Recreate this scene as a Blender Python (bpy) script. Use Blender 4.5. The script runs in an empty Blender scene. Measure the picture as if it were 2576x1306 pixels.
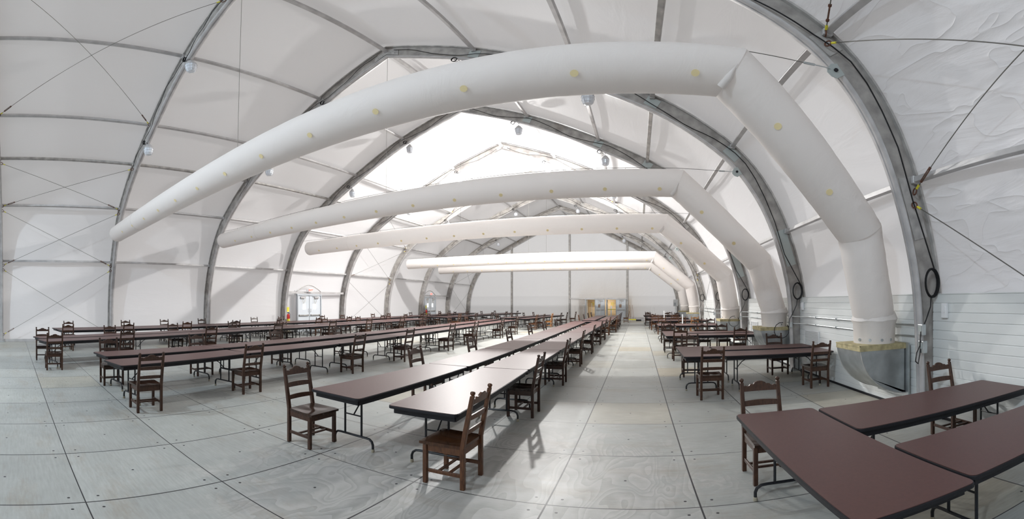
import bpy, bmesh, math, random
from mathutils import Vector, Matrix, noise
random.seed(7)
PI = math.pi
scene = bpy.context.scene
COL = scene.collection

# ------------------------------------------------------------------ camera
W, H = 2576, 1306
F, CX, HY, CAMH = 1002.23, 1605.1, 760.3, 1.783      # level stitched panorama (equirectangular)
cd = bpy.data.cameras.new('camera')
cd.type = 'PANO'
cd.panorama_type = 'EQUIRECTANGULAR'
cd.longitude_min = (0 - CX) / F
cd.longitude_max = (W - CX) / F
cd.latitude_min = -(H - HY) / F
cd.latitude_max = HY / F
cd.clip_start = 0.05
cam = bpy.data.objects.new('camera', cd)
cam.location = (0, 0, CAMH)
cam.rotation_euler = (PI / 2, 0, 0)
COL.objects.link(cam)
scene.camera = cam

# ------------------------------------------------------------------ world: overcast daylight outside the tent
world = bpy.data.worlds.new('overcast')
scene.world = world
world.use_nodes = True
bg = world.node_tree.nodes['Background']
bg.inputs['Color'].default_value = (1.0, 0.975, 0.965, 1)
bg.inputs['Strength'].default_value = 0.7
vs = scene.view_settings
vs.view_transform = 'Standard'
vs.look = 'None'
vs.gamma = 1.0
vs.use_curve_mapping = False
vs.exposure = 0.05
scene.cycles.diffuse_bounces = 8
scene.cycles.max_bounces = 12
LAMP_W = 2900.0        # watts of each lit high bay lamp

# ------------------------------------------------------------------ layout numbers (metres)
D, Y0 = 5.034, 4.532                 # bay length, first arch beyond the camera
RX = -6.96                           # ridge line
XW = 4.1                             # inner face of the right wainscot
FAR = Y0 + 7 * D                     # end wall
BACK = Y0 - 3 * D
CEN = [(0, 10.35), (2.9, 9.2), (5.45, 7.95), (7.2, 7.05), (8.3, 6.35), (9.35, 5.5), (10.1, 4.5),
       (10.6, 3.4), (10.93, 2.2), (11.03, 1.0), (11.06, 0.0)]

# ------------------------------------------------------------------ materials
def node(nt, typ, **kw):
    n = nt.nodes.new(typ)
    for k, v in kw.items():
        setattr(n, k, v)
    return n

def mat(name, col, rough=0.5, metal=0.0, spec=0.5, bump=0.0, bscale=20.0, var=0.0, vscale=3.0, emit=None, estr=0.0, stretch=(1, 1, 1)):
    m = bpy.data.materials.new(name)
    m.use_nodes = True
    nt = m.node_tree
    b = nt.nodes['Principled BSDF']
    b.inputs['Base Color'].default_value = (*col, 1)
    b.inputs['Roughness'].default_value = rough
    b.inputs['Metallic'].default_value = metal
    b.inputs['Specular IOR Level'].default_value = spec
    if emit:
        b.inputs['Emission Color'].default_value = (*emit, 1)
        b.inputs['Emission Strength'].default_value = estr
    tc = node(nt, 'ShaderNodeTexCoord')
    mp = node(nt, 'ShaderNodeMapping')
    mp.inputs['Scale'].default_value = stretch
    nt.links.new(tc.outputs['Object'], mp.inputs['Vector'])
    if var > 0:
        n = node(nt, 'ShaderNodeTexNoise')
        n.inputs['Scale'].default_value = vscale
        n.inputs['Detail'].default_value = 6
        nt.links.new(mp.outputs[0], n.inputs['Vector'])
        r = node(nt, 'ShaderNodeValToRGB')
        r.color_ramp.elements[0].position = 0.3
        r.color_ramp.elements[1].position = 0.7
        r.color_ramp.elements[0].color = (*[c * (1 - var) for c in col], 1)
        r.color_ramp.elements[1].color = (*[min(1, c * (1 + var)) for c in col], 1)
        nt.links.new(n.outputs['Fac'], r.inputs['Fac'])
        nt.links.new(r.outputs['Color'], b.inputs['Base Color'])
    if bump > 0:
        n2 = node(nt, 'ShaderNodeTexNoise')
        n2.inputs['Scale'].default_value = bscale
        n2.inputs['Detail'].default_value = 4
        nt.links.new(mp.outputs[0], n2.inputs['Vector'])
        bp = node(nt, 'ShaderNodeBump')
        bp.inputs['Strength'].default_value = bump
        bp.inputs['Distance'].default_value = 0.02
        nt.links.new(n2.outputs['Fac'], bp.inputs['Height'])
        nt.links.new(bp.outputs['Normal'], b.inputs['Normal'])
    return m

def membrane_mat(name, col, trans, rough=0.55, wr=0.25, crease=0.0):
    """PVC tent fabric: diffuse inside, lets some of the daylight through"""
    m = mat(name, col, rough, spec=0.35)
    nt = m.node_tree
    b = nt.nodes['Principled BSDF']
    out = nt.nodes['Material Output']
    tc = node(nt, 'ShaderNodeTexCoord')
    mp = node(nt, 'ShaderNodeMapping')
    mp.inputs['Scale'].default_value = (1.0, 0.25, 1.0)
    nt.links.new(tc.outputs['Object'], mp.inputs['Vector'])
    n1 = node(nt, 'ShaderNodeTexNoise'); n1.inputs['Scale'].default_value = 2.2; n1.inputs['Detail'].default_value = 5; n1.inputs['Distortion'].default_value = 1.2
    nt.links.new(mp.outputs[0], n1.inputs['Vector'])
    h = n1.outputs['Fac']
    if crease > 0:
        v = node(nt, 'ShaderNodeTexNoise'); v.inputs['Scale'].default_value = 0.75; v.inputs['Detail'].default_value = 2.0; v.inputs['Distortion'].default_value = 0.7
        mp2 = node(nt, 'ShaderNodeMapping'); mp2.inputs['Scale'].default_value = (1, 1.0, 2.6); mp2.inputs['Rotation'].default_value = (0.5, 0.3, 0.4)
        nt.links.new(tc.outputs['Object'], mp2.inputs['Vector'])
        nt.links.new(mp2.outputs[0], v.inputs['Vector'])
        ab = node(nt, 'ShaderNodeMath', operation='SUBTRACT'); ab.inputs[1].default_value = 0.5
        nt.links.new(v.outputs['Fac'], ab.inputs[0])
        ab2 = node(nt, 'ShaderNodeMath', operation='ABSOLUTE'); nt.links.new(ab.outputs[0], ab2.inputs[0])
        pw = node(nt, 'ShaderNodeMath', operation='POWER'); pw.inputs[1].default_value = 0.45; nt.links.new(ab2.outputs[0], pw.inputs[0])
        mu = node(nt, 'ShaderNodeMath', operation='MULTIPLY_ADD'); mu.inputs[1].default_value = -crease
        nt.links.new(pw.outputs[0], mu.inputs[0]); nt.links.new(h, mu.inputs[2])
        h = mu.outputs[0]
    bp = node(nt, 'ShaderNodeBump'); bp.inputs['Strength'].default_value = wr; bp.inputs['Distance'].default_value = 0.06
    nt.links.new(h, bp.inputs['Height'])
    nt.links.new(bp.outputs['Normal'], b.inputs['Normal'])
    tr = node(nt, 'ShaderNodeBsdfTranslucent'); tr.inputs['Color'].default_value = (0.98, 0.98, 0.98, 1)
    mx = node(nt, 'ShaderNodeMixShader'); mx.inputs[0].default_value = trans
    nt.links.new(b.outputs[0], mx.inputs[1]); nt.links.new(tr.outputs[0], mx.inputs[2])
    nt.links.new(mx.outputs[0], out.inputs['Surface'])
    return m

def wood_mat(rough=0.36, k=1.0):
    """stained oak; each chair's own tone comes from its object colour"""
    m = mat('stained_oak', (0.1, 0.04, 0.02), rough, spec=0.4)
    nt = m.node_tree
    b = nt.nodes['Principled BSDF']
    oi = node(nt, 'ShaderNodeObjectInfo')
    tc = node(nt, 'ShaderNodeTexCoord')
    mp = node(nt, 'ShaderNodeMapping'); mp.inputs['Scale'].default_value = (7, 7, 1.6)
    nt.links.new(tc.outputs['Object'], mp.inputs['Vector'])
    n = node(nt, 'ShaderNodeTexNoise'); n.inputs['Scale'].default_value = 9; n.inputs['Detail'].default_value = 7; n.inputs['Distortion'].default_value = 0.6
    nt.links.new(mp.outputs[0], n.inputs['Vector'])
    r = node(nt, 'ShaderNodeValToRGB')
    r.color_ramp.elements[0].position = 0.32; r.color_ramp.elements[0].color = (0.55 * k, 0.5 * k, 0.48 * k, 1)
    r.color_ramp.elements[1].position = 0.72; r.color_ramp.elements[1].color = (1.25 * k, 1.2 * k, 1.15 * k, 1)
    nt.links.new(n.outputs['Fac'], r.inputs['Fac'])
    mx = node(nt, 'ShaderNodeMix', data_type='RGBA', blend_type='MULTIPLY'); mx.inputs[0].default_value = 1
    nt.links.new(oi.outputs['Color'], mx.inputs[6]); nt.links.new(r.outputs['Color'], mx.inputs[7])
    nt.links.new(mx.outputs[2], b.inputs['Base Color'])
    return m

def floor_mat():
    m = mat('painted_plywood', (0.5, 0.5, 0.48), 0.42, spec=0.45)
    nt = m.node_tree
    b = nt.nodes['Principled BSDF']
    L = nt.links.new
    geo = node(nt, 'ShaderNodeNewGeometry')
    sep = node(nt, 'ShaderNodeSeparateXYZ'); L(geo.outputs['Position'], sep.inputs[0])
    def math_(op, a, c=None, d=None):
        n = node(nt, 'ShaderNodeMath', operation=op)
        for i, v in enumerate((a, c, d)):
            if v is None: continue
            if isinstance(v, (int, float)): n.inputs[i].default_value = v
            else: L(v, n.inputs[i])
        return n.outputs[0]
    SX, SY, OX, OY = 1.2285, 1.258, -0.733, 0.596
    u = math_('DIVIDE', math_('SUBTRACT', sep.outputs[0], OX), SX)
    v = math_('DIVIDE', math_('SUBTRACT', sep.outputs[1], OY), SY)
    fu = math_('FRACT', math_('ADD', u, 100.0)); fv = math_('FRACT', math_('ADD', v, 100.0))
    iu = math_('FLOOR', u); iv = math_('FLOOR', v)
    du = math_('MULTIPLY', math_('MINIMUM', fu, math_('SUBTRACT', 1.0, fu)), SX)
    dv = math_('MULTIPLY', math_('MINIMUM', fv, math_('SUBTRACT', 1.0, fv)), SY)
    seam = math_('MAXIMUM', math_('LESS_THAN', du, 0.0075), math_('LESS_THAN', dv, 0.0055))
    cb = node(nt, 'ShaderNodeCombineXYZ'); L(iu, cb.inputs[0]); L(iv, cb.inputs[1])
    wn = node(nt, 'ShaderNodeTexWhiteNoise', noise_dimensions='3D'); L(cb.outputs[0], wn.inputs['Vector'])
    # screws: four per sheet near the corners and one mid edge
    cu = math_('ABSOLUTE', math_('SUBTRACT', math_('ABSOLUTE', math_('SUBTRACT', fu, 0.5)), 0.41))
    cv = math_('ABSOLUTE', math_('SUBTRACT', math_('ABSOLUTE', math_('SUBTRACT', fv, 0.5)), 0.40))
    rr = math_('SQRT', math_('ADD', math_('MULTIPLY', cu, cu), math_('MULTIPLY', cv, cv)))
    cu2 = math_('SUBTRACT', fu, 0.5); cv2 = math_('SUBTRACT', fv, 0.47)
    rr2 = math_('SQRT', math_('ADD', math_('MULTIPLY', cu2, cu2), math_('MULTIPLY', cv2, cv2)))
    screw = math_('LESS_THAN', math_('MINIMUM', rr, rr2), 0.0105)
    # paint wear / grain
    g = node(nt, 'ShaderNodeTexNoise'); g.inputs['Scale'].default_value = 1.3; g.inputs['Detail'].default_value = 8; g.inputs['Roughness'].default_value = 0.65
    L(geo.outputs['Position'], g.inputs['Vector'])
    mp = node(nt, 'ShaderNodeMapping'); mp.inputs['Scale'].default_value = (1.0, 8.0, 1); L(geo.outputs['Position'], mp.inputs['Vector'])
    g2 = node(nt, 'ShaderNodeTexNoise'); g2.inputs['Scale'].default_value = 5; g2.inputs['Detail'].default_value = 6; L(mp.outputs[0], g2.inputs['Vector'])
    r1 = node(nt, 'ShaderNodeValToRGB')
    r1.color_ramp.elements[0].position = 0.25; r1.color_ramp.elements[0].color = (0.325, 0.335, 0.318, 1)
    r1.color_ramp.elements[1].position = 0.75; r1.color_ramp.elements[1].color = (0.435, 0.445, 0.425, 1)
    L(g.outputs['Fac'], r1.inputs['Fac'])
    # sheets differ: some beige, some grey
    r2 = node(nt, 'ShaderNodeValToRGB'); r2.color_ramp.interpolation = 'LINEAR'
    cr = r2.color_ramp
    cr.elements[0].position = 0.0; cr.elements[0].color = (0.88, 0.88, 0.87, 1)
    cr.elements[1].position = 1.0; cr.elements[1].color = (1.0, 0.90, 0.76, 1)
    e = cr.elements.new(0.6); e.color = (1.0, 1.0, 1.0, 1)
    e = cr.elements.new(0.88); e.color = (1.0, 1.0, 0.98, 1)
    L(wn.outputs['Value'], r2.inputs['Fac'])
    m1 = node(nt, 'ShaderNodeMix', data_type='RGBA', blend_type='MULTIPLY'); m1.inputs[0].default_value = 1
    L(r1.outputs['Color'], m1.inputs[6]); L(r2.outputs['Color'], m1.inputs[7])
    # fine streaks along the grain
    r3 = node(nt, 'ShaderNodeValToRGB'); r3.color_ramp.elements[0].color = (0.86, 0.85, 0.83, 1); r3.color_ramp.elements[1].color = (1.06, 1.06, 1.06, 1)
    r3.color_ramp.elements[0].position = 0.3; r3.color_ramp.elements[1].position = 0.65
    L(g2.outputs['Fac'], r3.inputs['Fac'])
    m2 = node(nt, 'ShaderNodeMix', data_type='RGBA', blend_type='MULTIPLY'); m2.inputs[0].default_value = 0.72
    L(m1.outputs[2], m2.inputs[6]); L(r3.outputs['Color'], m2.inputs[7])
    # worn bare plywood with flame grain in the aisle sheets near the tables
    dx = math_('DIVIDE', math_('SUBTRACT', sep.outputs[0], -1.4), 2.7)
    dy = math_('DIVIDE', math_('SUBTRACT', sep.outputs[1], 3.2), 2.6)
    rad = math_('SQRT', math_('ADD', math_('MULTIPLY', dx, dx), math_('MULTIPLY', dy, dy)))
    nz = node(nt, 'ShaderNodeTexNoise'); nz.inputs['Scale'].default_value = 2.4; nz.inputs['Detail'].default_value = 9; nz.inputs['Roughness'].default_value = 0.7; L(geo.outputs['Position'], nz.inputs['Vector'])
    wear = math_('MULTIPLY_ADD', nz.outputs['Fac'], 1.7, math_('SUBTRACT', 0.35, rad))
    wr = node(nt, 'ShaderNodeMapRange'); wr.inputs[1].default_value = 0.28; wr.inputs[2].default_value = 0.62; L(wear, wr.inputs[0])
    wn2 = node(nt, 'ShaderNodeTexNoise'); wn2.inputs['Scale'].default_value = 0.9; wn2.inputs['Detail'].default_value = 2.2; wn2.inputs['Roughness'].default_value = 0.45; wn2.inputs['Distortion'].default_value = 0.7
    mpw = node(nt, 'ShaderNodeMapping'); mpw.inputs['Scale'].default_value = (1.9, 0.8, 1); L(geo.outputs['Position'], mpw.inputs['Vector'])
    va = node(nt, 'ShaderNodeVectorMath', operation='ADD'); L(mpw.outputs[0], va.inputs[0])
    vm = node(nt, 'ShaderNodeVectorMath', operation='SCALE'); vm.inputs['Scale'].default_value = 17.3; L(cb.outputs[0], vm.inputs[0]); L(vm.outputs[0], va.inputs[1])
    L(va.outputs[0], wn2.inputs['Vector'])
    ring = math_('FRACT', math_('MULTIPLY', wn2.outputs['Fac'], 17.0))
    ring2 = math_('MULTIPLY_ADD', nz.outputs['Fac'], 1.05, math_('MULTIPLY', ring, 0.38))
    r4 = node(nt, 'ShaderNodeValToRGB')
    r4.color_ramp.elements[0].color = (0.27, 0.26, 0.235, 1); r4.color_ramp.elements[1].color = (0.47, 0.455, 0.43, 1)
    r4.color_ramp.elements[0].position = 0.38; r4.color_ramp.elements[1].position = 0.86
    L(ring2, r4.inputs['Fac'])
    m3 = node(nt, 'ShaderNodeMix', data_type='RGBA', blend_type='MIX')
    L(math_('MULTIPLY', wr.outputs[0], 0.72), m3.inputs[0]); L(m2.outputs[2], m3.inputs[6]); L(r4.outputs['Color'], m3.inputs[7])
    # brown stain smears
    st = node(nt, 'ShaderNodeTexNoise'); st.inputs['Scale'].default_value = 0.9; st.inputs['Detail'].default_value = 10; st.inputs['Roughness'].default_value = 0.75
    mp3 = node(nt, 'ShaderNodeMapping'); mp3.inputs['Scale'].default_value = (0.8, 2.2, 1); L(geo.outputs['Position'], mp3.inputs['Vector']); L(mp3.outputs[0], st.inputs['Vector'])
    sr = node(nt, 'ShaderNodeMapRange'); sr.inputs[1].default_value = 0.52; sr.inputs[2].default_value = 0.74; sr.inputs[4].default_value = 0.62; L(st.outputs['Fac'], sr.inputs[0])
    m4 = node(nt, 'ShaderNodeMix', data_type='RGBA', blend_type='MIX'); m4.inputs[7].default_value = (0.27, 0.215, 0.15, 1)
    L(sr.outputs[0], m4.inputs[0]); L(m3.outputs[2], m4.inputs[6])
    m5 = node(nt, 'ShaderNodeMix', data_type='RGBA', blend_type='MIX'); m5.inputs[7].default_value = (0.02, 0.02, 0.022, 1)
    L(math_('MAXIMUM', seam, screw), m5.inputs[0]); L(m4.outputs[2], m5.inputs[6])
    L(m5.outputs[2], b.inputs['Base Color'])
    bp = node(nt, 'ShaderNodeBump'); bp.inputs['Strength'].default_value = 0.25; bp.inputs['Distance'].default_value = 0.004
    L(math_('SUBTRACT', g2.outputs['Fac'], math_('MULTIPLY', seam, 3.0)), bp.inputs['Height']); L(bp.outputs['Normal'], b.inputs['Normal'])
    rg = node(nt, 'ShaderNodeMapRange'); rg.inputs[3].default_value = 0.34; rg.inputs[4].default_value = 0.55; L(g.outputs['Fac'], rg.inputs[0]); L(rg.outputs[0], b.inputs['Roughness'])
    return m

M = {
    'membrane': membrane_mat('tent_fabric', (0.80, 0.79, 0.80), 0.30, wr=0.22),
    'crinkle': membrane_mat('crinkled_fabric', (0.74, 0.73, 0.75), 0.22, rough=0.30, wr=0.65, crease=1.3),
    'endwall': membrane_mat('end_wall_fabric', (0.76, 0.765, 0.775), 0.52, wr=0.75),
    'band': membrane_mat('grey_band', (0.66, 0.665, 0.675), 0.46, wr=0.1),
    'alu': mat('weathered_aluminium', (0.40, 0.385, 0.37), 0.55, metal=0.1, var=0.28, vscale=5, bump=0.1, bscale=60),
    'web': mat('stained_aluminium_web', (0.34, 0.32, 0.30), 0.6, metal=0.1, var=0.3, vscale=4, bump=0.1, bscale=60),
    'alu_light': mat('bare_aluminium', (0.50, 0.49, 0.49), 0.45, metal=0.2, var=0.15, vscale=4),
    'galv': mat('galvanised_steel', (0.50, 0.53, 0.54), 0.34, metal=0.75, var=0.25, vscale=3.5, bump=0.08, bscale=14),
    'plate': mat('zinc_plate', (0.42, 0.46, 0.45), 0.5, metal=0.4),
    'seal': mat('yellowed_sealant', (0.42, 0.36, 0.20), 0.7, var=0.3, vscale=12),
    'duct': membrane_mat('duct_fabric', (0.86, 0.815, 0.785), 0.27, rough=0.6, wr=0.25),
    'dot': mat('cream_vent_disc', (0.86, 0.73, 0.42), 0.6),
    'rust': mat('rusty_shackle', (0.16, 0.075, 0.05), 0.7, metal=0.4, var=0.4, vscale=30),
    'wire': mat('steel_cable', (0.16, 0.155, 0.14), 0.5, metal=0.5),
    'black': mat('black_rubber', (0.008, 0.008, 0.009), 0.5, spec=0.3),
    'yellow': mat('yellow_sleeve', (0.75, 0.68, 0.05), 0.5),
    'siding': mat('white_siding', (0.70, 0.72, 0.71), 0.45, var=0.04, vscale=1.5),
    'white': mat('white_paint', (0.78, 0.79, 0.80), 0.4),
    'door': mat('pale_grey_door', (0.62, 0.66, 0.70), 0.45),
    'doorframe': mat('grey_door_frame', (0.45, 0.48, 0.51), 0.45),
    'wood': wood_mat(),
    'seatwood': wood_mat(0.2, 0.6),
    'laminate': mat('walnut_laminate', (0.088, 0.036, 0.031), 0.43, spec=0.6, var=0.10, vscale=60),
    'edge': mat('black_edge', (0.010, 0.010, 0.013), 0.5, spec=0.3),
    'tube': mat('black_steel_tube', (0.010, 0.011, 0.014), 0.32, spec=0.4),
    'cap': mat('foot_cap', (0.30, 0.27, 0.20), 0.6),
    'glass_off': mat('lamp_refractor', (0.66, 0.69, 0.74), 0.15, spec=0.8),
    'glass_on': mat('lit_refractor', (1, 1, 1), 0.3, emit=(0.97, 0.98, 1.0), estr=30),
    'fixture': mat('lamp_housing', (0.55, 0.55, 0.56), 0.4, metal=0.4),
    'red': mat('red_enamel', (0.65, 0.03, 0.02), 0.35),
    'exit': mat('exit_face', (0.9, 0.85, 0.85), 0.5, emit=(1.0, 0.82, 0.80), estr=0.15),
    'exit_red': mat('exit_letters', (0.8, 0.06, 0.04), 0.5, emit=(1.0, 0.12, 0.06), estr=1.2),
    'window': mat('lit_window', (1, 1, 1), 0.3, emit=(0.95, 0.98, 1.0), estr=1.6),
    'ply': mat('bare_plywood', (0.66, 0.52, 0.33), 0.6, var=0.12, vscale=3),
    'cord': mat('tan_cord', (0.45, 0.40, 0.30), 0.7),
    'paper': mat('brown_notice', (0.33, 0.22, 0.15), 0.7),
    'floor': floor_mat(),
}

# ------------------------------------------------------------------ mesh helpers
class MB:
    def __init__(s):
        s.v = []; s.f = []
    def box(s, c, d, rot=None):
        c = Vector(c); n = len(s.v)
        for z in (-1, 1):
            for y in (-1, 1):
                for x in (-1, 1):
                    p = Vector((x * d[0] / 2, y * d[1] / 2, z * d[2] / 2))
                    if rot is not None: p = rot @ p
                    s.v.append(tuple(p + c))
        for q in ((0, 2, 3, 1), (4, 5, 7, 6), (0, 1, 5, 4), (2, 6, 7, 3), (0, 4, 6, 2), (1, 3, 7, 5)):
            s.f.append(tuple(n + i for i in q))
        return s
    def bar(s, a, b, w, h, up=(0, 0, 1)):
        a = Vector(a); b = Vector(b); t = (b - a); L = t.length; t.normalize()
        up = Vector(up)
        if abs(t.dot(up)) > 0.98: up = Vector((1, 0, 0))
        sd = t.cross(up).normalized(); u2 = sd.cross(t).normalized()
        rot = Matrix((sd, t, u2)).transposed()
        return s.box((a + b) / 2, (w, L, h), rot)
    def tube(s, pts, r, n=8, closed=False, cap=True):
        pts = [Vector(p) for p in pts]; m = len(pts); rings = []
        rad = r if isinstance(r, (list, tuple)) else [r] * m
        prev = None
        for i, p in enumerate(pts):
            if closed: t = pts[(i + 1) % m] - pts[i - 1]
            elif i == 0: t = pts[1] - pts[0]
            elif i == m - 1: t = pts[-1] - pts[-2]
            else: t = (pts[i + 1] - p).normalized() + (p - pts[i - 1]).normalized()
            if t.length < 1e-9: t = Vector((0, 0, 1))
            t.normalize()
            if prev is None:
                a = Vector((0, 0, 1)) if abs(t.z) < 0.9 else Vector((1, 0, 0))
                prev = t.cross(a).normalized()
            prev = (prev - t * prev.dot(t))
            if prev.length < 1e-6: prev = t.orthogonal()
            prev.normalize()
            q = t.cross(prev)
            k = len(s.v)
            for j in range(n):
                an = 2 * PI * j / n
                s.v.append(tuple(p + (prev * math.cos(an) + q * math.sin(an)) * rad[i]))
            rings.append(k)
        for i in range(m if closed else m - 1):
            a, b = rings[i], rings[(i + 1) % m]
            for j in range(n):
                s.f.append((a + j, a + (j + 1) % n, b + (j + 1) % n, b + j))
        if cap and not closed:
            s.f.append(tuple(rings[0] + j for j in range(n))[::-1])
            s.f.append(tuple(rings[-1] + j for j in range(n)))
        return s
    def lathe(s, prof, c=(0, 0, 0), n=16, axis='Z'):
        k0 = len(s.v)
        for (r, z) in prof:
            for j in range(n):
                a = 2 * PI * j / n
                p = (r * math.cos(a), r * math.sin(a), z)
                if axis == 'Y': p = (p[0], p[2], p[1])
                if axis == 'X': p = (p[2], p[0], p[1])
                s.v.append((p[0] + c[0], p[1] + c[1], p[2] + c[2]))
        for i in range(len(prof) - 1):
            for j in range(n):
                a = k0 + i * n; b = a + n
                s.f.append((a + j, a + (j + 1) % n, b + (j + 1) % n, b + j))
        s.f.append(tuple(k0 + j for j in range(n))[::-1])
        s.f.append(tuple(k0 + (len(prof) - 1) * n + j for j in range(n)))
        return s
    def prism(s, pts, a, b, axis='X'):
        """extrude a 2D outline between a and b along an axis"""
        k = len(s.v); n = len(pts)
        for t in (a, b):
            for (p, q) in pts:
                s.v.append({'X': (t, p, q), 'Y': (p, t, q), 'Z': (p, q, t)}[axis])
        s.f.append(tuple(k + i for i in range(n))[::-1]); s.f.append(tuple(k + n + i for i in range(n)))
        for i in range(n):
            s.f.append((k + i, k + (i + 1) % n, k + n + (i + 1) % n, k + n + i))
        return s
    def mesh(s, name, m, bevel=0.0, smooth=False, seg=2):
        bm = bmesh.new()
        vs_ = [bm.verts.new(p) for p in s.v]
        for f in s.f:
            try: bm.faces.new([vs_[i] for i in f])
            except ValueError: pass
        bmesh.ops.recalc_face_normals(bm, faces=bm.faces[:])
        if bevel > 0:
            ed = [e for e in bm.edges if len(e.link_faces) == 2 and e.calc_face_angle(0) > 0.6]
            bmesh.ops.bevel(bm, geom=ed, offset=bevel, segments=seg, affect='EDGES', profile=0.6)
        if smooth:
            for f in bm.faces: f.smooth = True
            for e in bm.edges:
                if len(e.link_faces) == 2 and e.calc_face_angle(0) > 0.75: e.smooth = False
        me = bpy.data.meshes.new(name)
        bm.to_mesh(me); bm.free()
        for x in (m if isinstance(m, (list, tuple)) else [m]):
            me.materials.append(M[x])
        return me
    def obj(s, name, m, parent=None, bevel=0.0, smooth=False, seg=2, loc=(0, 0, 0)):
        o = bpy.data.objects.new(name, s.mesh(name, m, bevel, smooth, seg))
        COL.objects.link(o)
        if parent is not None: o.parent = parent
        o.location = loc
        return o

def thing(name, label, cat, loc=(0, 0, 0), rz=0, group=None, kind=None):
    o = bpy.data.objects.new(name, None)
    o.empty_display_size = 0.1
    COL.objects.link(o)
    o.location = loc; o.rotation_euler = (0, 0, rz)
    return tag(o, label, cat, group, kind)

def tag(o, label, cat, group=None, kind=None):
    if label: o['label'] = label
    if cat: o['category'] = cat
    if group: o['group'] = group
    if kind: o['kind'] = kind
    return o

def struct(o, label=None):
    o['kind'] = 'structure'
    if label: o['label'] = label
    return o

def copy_tree(o, parent=None):
    c = o.copy(); COL.objects.link(c)
    if parent is not None: c.parent = parent
    for ch in KIDS.get(o.name, []): copy_tree(ch, c)
    return c

KIDS = {}
def remember(root):
    """children lists of a template, so copies need no search"""
    for o in [root] + list(root.children_recursive):
        KIDS[o.name] = list(o.children)

ORD = ['first', 'second', 'third', 'fourth', 'fifth', 'sixth', 'seventh', 'eighth', 'ninth', 'tenth', 'eleventh',
       'twelfth', 'thirteenth', 'fourteenth', 'fifteenth', 'sixteenth', 'seventeenth']

# ------------------------------------------------------------------ arch profile
def catmull(P, n=6):
    out = []
    for i in range(len(P) - 1):
        p0 = P[i - 1] if i > 0 else (2 * P[0][0] - P[1][0], 2 * P[0][1] - P[1][1])
        p1, p2 = P[i], P[i + 1]
        p3 = P[i + 2] if i + 2 < len(P) else (2 * p2[0] - p1[0], 2 * p2[1] - p1[1])
        for k in range(n):
            t = k / n
            out.append(tuple(0.5 * (2 * p1[j] + (p2[j] - p0[j]) * t + (2 * p0[j] - 5 * p1[j] + 4 * p2[j] - p3[j]) * t * t
                                    + (3 * p1[j] - p0[j] - 3 * p2[j] + p3[j]) * t ** 3) for j in (0, 1)))
    out.append(P[-1])
    return out
HALF = catmull(CEN, 5)

def offset_half(o):
    """points (d, z) of the half arch moved outwards by o"""
    r = []
    n = len(HALF)
    for i, (d, z) in enumerate(HALF):
        a = HALF[max(0, i - 1)]; b = HALF[min(n - 1, i + 1)]
        tx, tz = b[0] - a[0], b[1] - a[1]
        L = math.hypot(tx, tz)
        nx, nz = -tz / L, tx / L
        if nx < 0 and i > 3: nx, nz = -nx, -nz
        if nz < 0: nx, nz = -nx, -nz
        if i == n - 1: nx, nz = 1, 0
        if i == 0: nx, nz = 0, 1.0
        if nz < 0.02: nx, nz = abs(nx), nz
        nx = abs(nx)
        r.append((d + nx * o, z + nz * o))
    return r

def at_d(d, side=1, o=0.0):
    """point on the arch (x, z) at distance d from the ridge, moved outwards by o"""
    P = offset_half(o)
    for i in range(len(P) - 1):
        if P[i][0] <= d <= P[i + 1][0]:
            t = (d - P[i][0]) / max(1e-6, P[i + 1][0] - P[i][0])
            return RX + side * d, P[i][1] + t * (P[i + 1][1] - P[i][1])
    return RX + side * P[-1][0], 0

def at_z(z, side=1, o=0.0):
    P = offset_half(o)
    for i in range(len(P) - 1):
        if P[i][1] >= z >= P[i + 1][1]:
            t = (P[i][1] - z) / max(1e-6, P[i][1] - P[i + 1][1])
            return RX + side * (P[i][0] + t * (P[i + 1][0] - P[i][0])), z
    return RX + side * P[-1][0], z

def full_profile(o):
    h = offset_half(o)
    return [(RX - d, z) for d, z in h[::-1]] + [(RX + d, z) for d, z in h[1:]]

# ------------------------------------------------------------------ setting: floor, membrane, end walls
fl = MB(); fl.box((-6.95, (BACK + FAR) / 2, -0.05), (22.9, FAR - BACK + 0.6, 0.1))
struct(fl.obj('floor', 'floor'))

def membrane(name, sel, label):
    prof = full_profile(0.26)
    ys = []
    i = -3
    while Y0 + i * D < FAR - 0.01:
        for k in range(8): ys.append(Y0 + (i + k / 8) * D)
        i += 1
    ys.append(FAR)
    idx = [k for k in range(len(prof) - 1) if sel((prof[k][1] + prof[k + 1][1]) / 2, (prof[k][0] + prof[k + 1][0]) / 2)]
    v = {}; V = []; Fc = []; mi = []
    def vid(a, b):
        if (a, b) not in v:
            x, z = prof[a]; y = ys[b]
            ph = (y - Y0) / D; ph -= math.floor(ph)
            out = 0.05 * math.sin(PI * ph)            # fabric bellies out a little between arches
            sc = 1 + out / 11.0
            v[(a, b)] = len(V); V.append((RX + (x - RX) * sc, y, z + (out if z > 3 else 0)))
        return v[(a, b)]
    for a in idx:
        for b in range(len(ys) - 1):
            Fc.append((vid(a, b), vid(a + 1, b), vid(a + 1, b + 1), vid(a, b + 1)))
            mi.append(1 if (ys[b] < Y0 - 0.01 and prof[a][0] > -1.0) else 0)
    me = bpy.data.meshes.new(name); me.from_pydata(V, [], Fc)
    me.materials.append(M['membrane']); me.materials.append(M['crinkle'])
    for p, q in zip(me.polygons, mi): p.material_index = q; p.use_smooth = True
    o = bpy.data.objects.new(name, me); COL.objects.link(o)
    return struct(o, label)
membrane('wall_left', lambda z, x: z < 5.4 and x < RX, 'white fabric wall curving up on the long left side')
membrane('wall_right', lambda z, x: z < 5.4 and x > RX, 'white fabric wall curving up above the siding')
membrane('ceiling', lambda z, x: z >= 5.4, 'white fabric roof stretched over the arches')

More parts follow.
